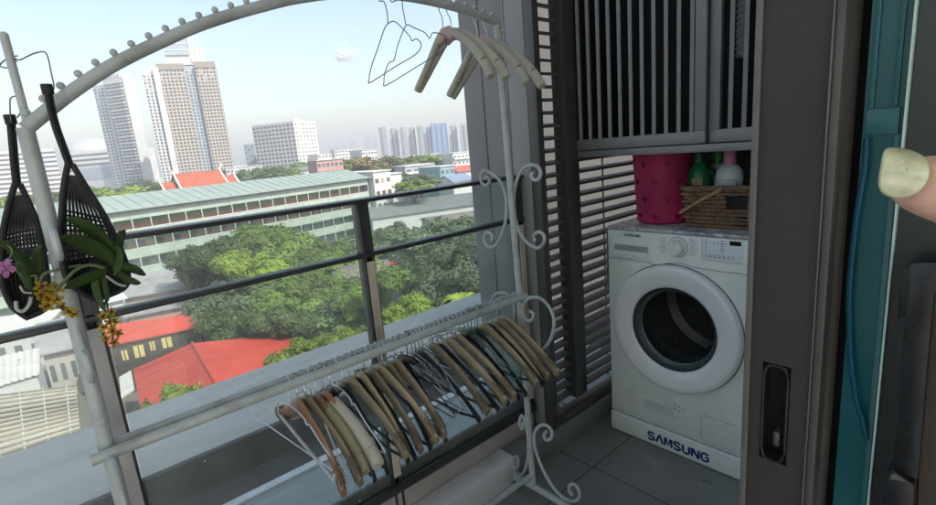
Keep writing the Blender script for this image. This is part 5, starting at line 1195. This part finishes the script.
for k in range(NF):
    px = rf_.uniform(-20, 480); D = rf_.uniform(240, 1300) if px > 240 else rf_.uniform(480, 1300); h = rf_.uniform(6, 17)*(1.3 if D > 600 else 1); w = rf_.uniform(10, 24)
    A = gp(px, D); d_ = Vector((rf_.uniform(-1, 1), rf_.uniform(-1, 1), 0)).normalized(); B = A+d_*w
    if abs((B-A).normalized().dot((A-EYE).normalized())) > .8: d_ = Vector((-d_.y, d_.x, 0)); B = A+d_*w
    t = thing('city_block', lerp(A, B, .5), 'pale low city block in the hazy distance between the towers', 'building', 'distant city blocks')
    mm = M[rf_.choice(['cwhite', 'cpale', 'cgrey', 'cbeige', 'cwhite'])]; facebox(A, B, rf_.uniform(8, 14), GZ, GZ+h).build('wall', mm, t)
    if D < 700:
        fl_ = max(1, int(h/3.4)); windows(t, A, B, GZ+h-fl_*3.3, GZ+h-.3, fl_, max(2, int(w/4)), M['win'], .55, .4, .08, 30)
for k, (px, D, h, w) in enumerate(((330, 1500, 52, 30), (352, 1650, 66, 22), (366, 1600, 80, 20), (374, 1700, 70, 26), (310, 1700, 46, 30), (342, 1800, 60, 18), (244, 1400, 55, 20), (12, 1300, 60, 30))):
    A, B = gp(px, D), gp(px+w*500/D, D); t = thing('distant_tower', lerp(A, B, .5), 'faint grey tower block standing on the hazy skyline', 'tower', 'faint skyline towers')
    facebox(A, B, w*.7, GZ, GZ+h).build('wall', M['cgrey'], t)

# ------------------------------------------------------------------ trees
M['leafA'] = leafmat('leaf_mid', (.20, .29, .065), .3); M['leafB'] = leafmat('leaf_dark', (.14, .205, .075), .3); M['leafC'] = leafmat('leaf_bright', (.29, .39, .06), .2); M['leafD'] = leafmat('leaf_grey', (.155, .205, .11), .3); M['leafE'] = leafmat('leaf_orange', (.20, .16, .075))
M['bark'] = mat('bark', (.10, .08, .06), .9, 0, .2, 2)
def crown_mesh(seed, nl, nclump, leafs, rx, rz):
    g = np.random.default_rng(seed); V = []; F = []
    lobes = [(np.array([0, 0, 0]), 1.0)]+[(np.array([math.cos(a)*.55*rx, math.sin(a)*.55*rx, g.uniform(-.35, .35)*rz]), g.uniform(.45, .7)) for a in np.linspace(0, 6.28, 7)[:-1]+g.uniform(0, 1)]
    for c in range(nclump):
        lb, s = lobes[g.integers(len(lobes))]; d = g.normal(size=3); d /= np.linalg.norm(d); d[2] = abs(d[2])*.9-.25 if g.random() < .75 else d[2]
        rr = g.uniform(.72, 1.0)**.5 if g.random() < .85 else g.uniform(.3, .8)
        cc = lb+d*np.array([rx*.72, rx*.72, rz*.72])*s*rr; cr = g.uniform(.14, .27)*rx
        for i in range(nl):
            e = g.normal(size=3); e /= np.linalg.norm(e); p = cc+e*cr*g.random()**.4*np.array([1, 1, .7])
            nrm = e*.8+d*.5+g.normal(size=3)*.45+np.array([0, 0, .35]); nrm /= np.linalg.norm(nrm)
            a = np.cross(nrm, g.normal(size=3)); a /= np.linalg.norm(a); b = np.cross(nrm, a); sz = leafs*g.uniform(.55, 1.25)
            k = len(V); V += [p-a*sz, p+b*sz*.45-a*.1*sz, p+a*sz, p-b*sz*.45+a*.1*sz]; F.append((k, k+1, k+2, k+3))
    me = bpy.data.meshes.new('crown'); me.from_pydata([tuple(map(float, v)) for v in V], [], F); me.update(); return me
def trunk_mesh(seed, h, r):
    g = random.Random(seed); mb = MB(); mb.tube(spline([(0, 0, 0), (g.uniform(-.2, .2), g.uniform(-.2, .2), h*.4), (g.uniform(-.4, .4), g.uniform(-.4, .4), h)], 4), [r*(1-.06*i) for i in range(9)], 8)
    for i in range(6):
        a = g.uniform(0, 6.28); z = h*g.uniform(.55, .95); L = h*g.uniform(.3, .6); mb.tube(spline([(0, 0, z), (math.cos(a)*L*.5, math.sin(a)*L*.5, z+L*.35), (math.cos(a)*L, math.sin(a)*L, z+L*.8)], 3), [r*.5, r*.44, r*.38, r*.32, r*.26, r*.2, r*.12], 6)
    o = mb.build('trunk', M['bark'], None, smooth=True); me = o.data; bpy.data.objects.remove(o); return me
CR = [crown_mesh(s, 165, 115, .056, 1, .85) for s in (1, 2, 3)]
CRF = [crown_mesh(s, 34, 130, .10, 1, .8) for s in (4, 5)]
TR = [trunk_mesh(s, 1, .055) for s in (1, 2)]
lab = {}
def tree(label, px, pyt, D, w, m, hz=None, far=False, group=None, cat='tree', squash=1.05):
    p = onD(px, pyt, D); H = p.z-GZ; t = thing('shade_tree' if cat == 'tree' else cat, (p.x, p.y, GZ), label, cat, group)
    rx = w/2; rz = H*.5 if cat == 'shrub' else hz/2 if hz else min(rx*squash, H*.49)
    key = (m, len(CR))
    me = (CRF if far else CR)[rf_.randrange(2 if far else 3)]
    mk = (me.name, m)
    if mk not in lab: c = me.copy(); c.materials.append(M[m]); lab[mk] = c
    c = bpy.data.objects.new('crown', lab[mk]); COL.objects.link(c); c.parent = t; c.scale = (rx*1.08, rx*1.08, rz*1.05); c.location = (0, 0, H-rz*.78); c.rotation_euler = (0, 0, rf_.uniform(0, 6.28))
    k = bpy.data.objects.new('trunk', TR[rf_.randrange(2)]); COL.objects.link(k); k.parent = t; hh = max(.4, H-rz*1.35); k.scale = (hh*.55, hh*.55, hh) if H > 9 else (hh*.7, hh*.7, hh); return t
G = 'trees below the balcony'
for a in [('dark green shade tree in front of the school galleries, leftmost of the grove', 208, 233, 74, 12, 'leafB'), ('tall mid green tree topping the left grove', 262, 222, 84, 15, 'leafA'), ('mid green tree right of the tallest one in the left grove', 312, 230, 88, 14, 'leafA'),
          ('greyish tree standing above the corner of the red roof', 238, 268, 62, 12, 'leafD'), ('leafy green tree in the middle of the left grove', 300, 262, 66, 11, 'leafA'), ('mid green tree crossing behind the mid rail left of the post', 338, 252, 76, 12, 'leafA'), ('dark bluish tree low in front of the left grove', 332, 292, 55, 9, 'leafB'), ('dark tree at the left foot of the grove above the red roof', 270, 300, 54, 7, 'leafB'),
          ('round bright lime tree just above the ledge', 304, 331, 45, 6.6, 'leafC'), ('small bright lime tree beside the post', 338, 324, 47, 4.8, 'leafC'), ('bright lime tree right of the railing post', 404, 290, 50, 6.4, 'leafC'),
          ('big grey green tree under the right end of the handrail', 432, 207, 82, 17, 'leafD'), ('grey green tree right of the railing post below the handrail', 385, 219, 90, 15, 'leafD'), ('dense tree against the fin wall behind the mid rail', 470, 218, 76, 13, 'leafD'), ('lower grey green tree below the mid rail at right', 450, 247, 68, 12, 'leafD'), ('grey green tree below the mid rail right of the post', 418, 246, 72, 9, 'leafD'), ('mid green tree showing behind the railing post', 362, 226, 95, 12, 'leafA'), ('dark grey green tree nearest the fin wall below the mid rail', 452, 240, 57, 10, 'leafD'), ('fresh green tree beside the post covering part of the brown roof', 372, 266, 52, 6.5, 'leafA'), ('dark rounded tree right of the post hiding half the brown roof', 425, 250, 60, 8, 'leafB'), ('leafy tree at the lower right just above the ledge', 478, 255, 54, 8, 'leafD')]:
    tree(*a, group=G)
for a in [('yellowish shrub against the lower edge of the red roof', 178, 383, 33, 4.6, 'leafC'), ('green shrub beside the left edge of the red roof', 122, 392, 33, 4.0, 'leafA'), ('small shrub in the gap left of the lean-to roof', 132, 403, 31, 3.0, 'leafA')]: tree(*a, group='shrubs beside the red roof', cat='shrub', hz=3.0)
for a in [('low dark tree at the foot of the grove behind the narrow red roof', 232, 300, 58, 8, 'leafB'), ('light green tree low in the middle of the left grove', 288, 285, 60, 9, 'leafA'), ('leafy tree between the grove and the post just below the mid rail', 355, 268, 66, 10, 'leafB'), ('mid green tree low beside the school galleries', 195, 262, 82, 9, 'leafB'), ('round green tree in the middle of the grove behind the mid rail', 285, 245, 78, 11, 'leafA'), ('yellow green tree above the mid rail in the left grove', 248, 243, 70, 10, 'leafC'), ('bluish tree below the handrail close to the post', 405, 228, 96, 13, 'leafD')]: tree(*a, group=G)
FG = 'trees beyond the school roof'
far_list = [(0, 190, 210, 22, 'leafA'), (14, 193, 190, 18, 'leafA'), (88, 184, 240, 20, 'leafA'), (104, 183, 230, 22, 'leafA'), (118, 185, 225, 18, 'leafC'), (132, 186, 235, 18, 'leafA'), (145, 180, 330, 24, 'leafB'), (138, 178, 350, 20, 'leafB'),
            (208, 169, 300, 26, 'leafA'), (222, 167, 310, 24, 'leafA'), (236, 166, 310, 22, 'leafA'), (266, 164, 240, 22, 'leafB'), (278, 163, 250, 20, 'leafB'), (252, 166, 260, 18, 'leafB'), (300, 160, 330, 22, 'leafB'), (332, 156, 380, 26, 'leafB'), (345, 156, 260, 22, 'leafA'), (358, 154, 250, 24, 'leafA'), (372, 153, 240, 24, 'leafE'), (385, 154, 240, 22, 'leafB'),
            (402, 153, 270, 24, 'leafA'), (414, 153, 265, 26, 'leafA'), (426, 152, 270, 24, 'leafA'), (412, 176, 150, 11, 'leafA'), (420, 171, 170, 12, 'leafD'), (440, 163, 220, 12, 'leafA'), (392, 170, 200, 14, 'leafB'), (456, 166, 230, 10, 'leafA'), (70, 188, 210, 16, 'leafB'), (52, 190, 215, 16, 'leafB'), (158, 184, 200, 12, 'leafB')]
for px, py, D, w, m in far_list:
    l = {'leafE': 'orange brown tree among the green ones on the horizon', 'leafC': 'yellow green tree left of the temple beyond the school roof'}.get(m, 'rounded green tree standing beyond the long green roof' if px < 300 else 'green tree in the mixed belt of houses at the horizon')
    tree(l, px, py, D, w, m, far=True, group=FG, squash=.7)
for k in range(60):
    px = rf_.uniform(-20, 480); D = rf_.uniform(380, 1400); p = gp(px, D); t = thing('shade_tree', p, 'small green tree lost in the far hazy city', 'tree', 'far city trees')
    me = CRF[k % 2]; mk = (me.name, 'leafB')
    if mk not in lab: c = me.copy(); c.materials.append(M['leafB']); lab[mk] = c
    s = rf_.uniform(5, 10); c = bpy.data.objects.new('crown', lab[mk]); COL.objects.link(c); c.parent = t; c.scale = (s, s, s*.8); c.location = (0, 0, s+2)
    c = bpy.data.objects.new('trunk', TR[0]); COL.objects.link(c); c.parent = t; c.scale = (s*.6, s*.6, s)
# banana clump at the ledge
for px, py, D_, lb, ml in ((226, 321, 62, 'white parked car in the yard between the narrow red roof and the grove', 'cwhite'), (213, 317, 64, 'dark parked car beside the white one near the narrow red roof', 'cgrey')):
    c_ = onZ(px, py, GZ+.7); t = thing('parked_car', (c_.x, c_.y, GZ), lb, 'car'); ux = Vector((.8, .6, 0)); uy = Vector((-.6, .8, 0)); uz = Vector((0, 0, 1)); g0 = Vector((c_.x, c_.y, GZ))
    MB().obox(g0+uz*.72, ux*2.1, uy*.85, uz*.38).build('body', M[ml], t, bevel=.2, bseg=3); MB().obox(g0+uz*1.32, ux*1.1, uy*.74, uz*.26).build('cabin', M['win'], t, bevel=.18, bseg=2); MB().obox(g0+uz*1.60, ux*.95, uy*.66, uz*.025).build('roof', M[ml], t)
    for i in (-1, 1):
        for j in (-1, 1):
            w_ = g0+ux*1.3*i+uy*.82*j+uz*.33; MB().tube([w_-uy*.11, w_+uy*.11], .33, 14).build('wheel', M['rubber'], t)
p = onD(462, 300, 48); bn = thing('banana_plant', (p.x, p.y, GZ), 'banana plant with long pale leaves below the ledge at right', 'plant')
MB().tube([(p.x, p.y, GZ), (p.x, p.y, p.z-1)], .16, 8).build('stem', M['orchidstem'], bn)
for k in range(9):
    a = k*.7; d = Vector((math.cos(a), math.sin(a), 0)); q0 = Vector((p.x, p.y, p.z-1)); mb = MB(); leaf(mb, [q0, q0+d*.6+Vector((0, 0, 1.0)), q0+d*1.5+Vector((0, 0, 1.3)), q0+d*2.3+Vector((0, 0, .7))], .34, (0, 0, 1)); mb.build('leaf', M['leafC'], bn, recalc=False)

# ------------------------------------------------------------------ sky, cloud, haze, sun
SUN_AZ, SUN_EL = R(float(-75)), R(47)     # azimuth from +X towards +Y
sd = Vector((math.cos(SUN_AZ)*math.cos(SUN_EL), math.sin(SUN_AZ)*math.cos(SUN_EL), math.sin(SUN_EL)))
w = bpy.data.worlds.new('World'); S.world = w; w.use_nodes = True; nt = w.node_tree; nt.nodes.clear()
out = nd(nt, 'ShaderNodeOutputWorld'); bg = nd(nt, 'ShaderNodeBackground'); sk = nd(nt, 'ShaderNodeTexSky', sky_type='NISHITA')
sk.sun_disc = False; sk.sun_elevation = SUN_EL; sk.sun_rotation = math.pi/2-SUN_AZ; sk.altitude = 0; sk.air_density = 1.2; sk.dust_density = 2.2; sk.ozone_density = 1.0
bg.inputs['Strength'].default_value = .125
tn = nd(nt, 'ShaderNodeMix', data_type='RGBA', blend_type='MULTIPLY'); tn.inputs[0].default_value = 1; tn.inputs[7].default_value = (1, .95, .885, 1); nt.links.new(sk.outputs[0], tn.inputs[6]); nt.links.new(tn.outputs[2], bg.inputs[0]); nt.links.new(bg.outputs[0], out.inputs[0])
sl = bpy.data.lights.new('sun', 'SUN'); sl.energy = 2.3; sl.angle = R(.6); sl.color = (1, .95, .87); so = bpy.data.objects.new('sun', sl); COL.objects.link(so); so.rotation_euler = (-sd).to_track_quat('-Z', 'Y').to_euler()
# unseen added block, kept low so sun reaches the wall behind the louvres
tag(MB().box((2.5, -14, GZ), (16, 1.28, .9)).build('building_wing', M['white'], org=(9, -6, GZ)), 'grey wing of the same building behind the cabinet', 'building')
# haze
def haze():
    m, nt, out = newmat('haze_air'); v = nd(nt, 'ShaderNodeVolumePrincipled'); v.inputs['Density'].default_value = .00070; v.inputs['Color'].default_value = (.86, .90, .95, 1); v.inputs['Anisotropy'].default_value = 0; nt.links.new(v.outputs[0], out.inputs['Volume'])
    o = MB().box((-3100, -3100, GZ-1), (3100, 3100, 125)).build('haze', m); o['kind'] = 'stuff'; return o
haze()
def cloud():
    m, nt, out = newmat('cloud_wisp'); t = nd(nt, 'ShaderNodeBsdfTransparent'); d = nd(nt, 'ShaderNodeBsdfDiffuse'); d.inputs[0].default_value = (.95, .95, .95, 1); tl = nd(nt, 'ShaderNodeBsdfTranslucent'); tl.inputs[0].default_value = (.95, .95, .95, 1)
    a_ = nd(nt, 'ShaderNodeMixShader'); nt.links.new(d.outputs[0], a_.inputs[1]); nt.links.new(tl.outputs[0], a_.inputs[2])
    tc = nd(nt, 'ShaderNodeTexCoord'); ln = nd(nt, 'ShaderNodeVectorMath', operation='LENGTH'); nt.links.new(tc.outputs['Object'], ln.inputs[0])
    mu = nd(nt, 'ShaderNodeMath', operation='MULTIPLY'); nt.links.new(ramp(nt, ln.outputs['Value'], .2, 1.05, .42, .03), mu.inputs[0]); nt.links.new(ramp(nt, noise(nt, 3, 5), .35, .6, .15, 1), mu.inputs[1])
    b_ = nd(nt, 'ShaderNodeMixShader'); nt.links.new(mu.outputs[0], b_.inputs[0]); nt.links.new(t.outputs[0], b_.inputs[1]); nt.links.new(a_.outputs[0], b_.inputs[2]); nt.links.new(b_.outputs[0], out.inputs[0])
    p = onD(344, 57, 3600); mb = MB(); g = random.Random(4)
    for i in range(46):
        c = Vector((g.gauss(0, .42), g.gauss(0, .42), g.gauss(.05, .25))); r = g.uniform(.16, .36)*(1-.5*min(1, c.length)); mb.ball(c, (r, r, r*.8), 10, 7)
    o = mb.build('cloud', m, smooth=True); o.location = p; o.scale = (120, 120, 105); tag(o, 'small lone white cloud puff in the hazy sky', 'cloud'); return o
cloud()
# ------------------------------------------------------------------ render settings
S.view_settings.view_transform = 'Standard'; S.view_settings.look = 'None'; S.view_settings.gamma = 1; S.view_settings.use_curve_mapping = False; S.view_settings.exposure = 1.25
S.render.engine = 'CYCLES'; cy = S.cycles; cy.use_denoising = True; cy.max_bounces = 8; cy.transparent_max_bounces = 32; cy.volume_bounces = 0; cy.caustics_reflective = False; cy.caustics_refractive = False; cy.sample_clamp_indirect = 6
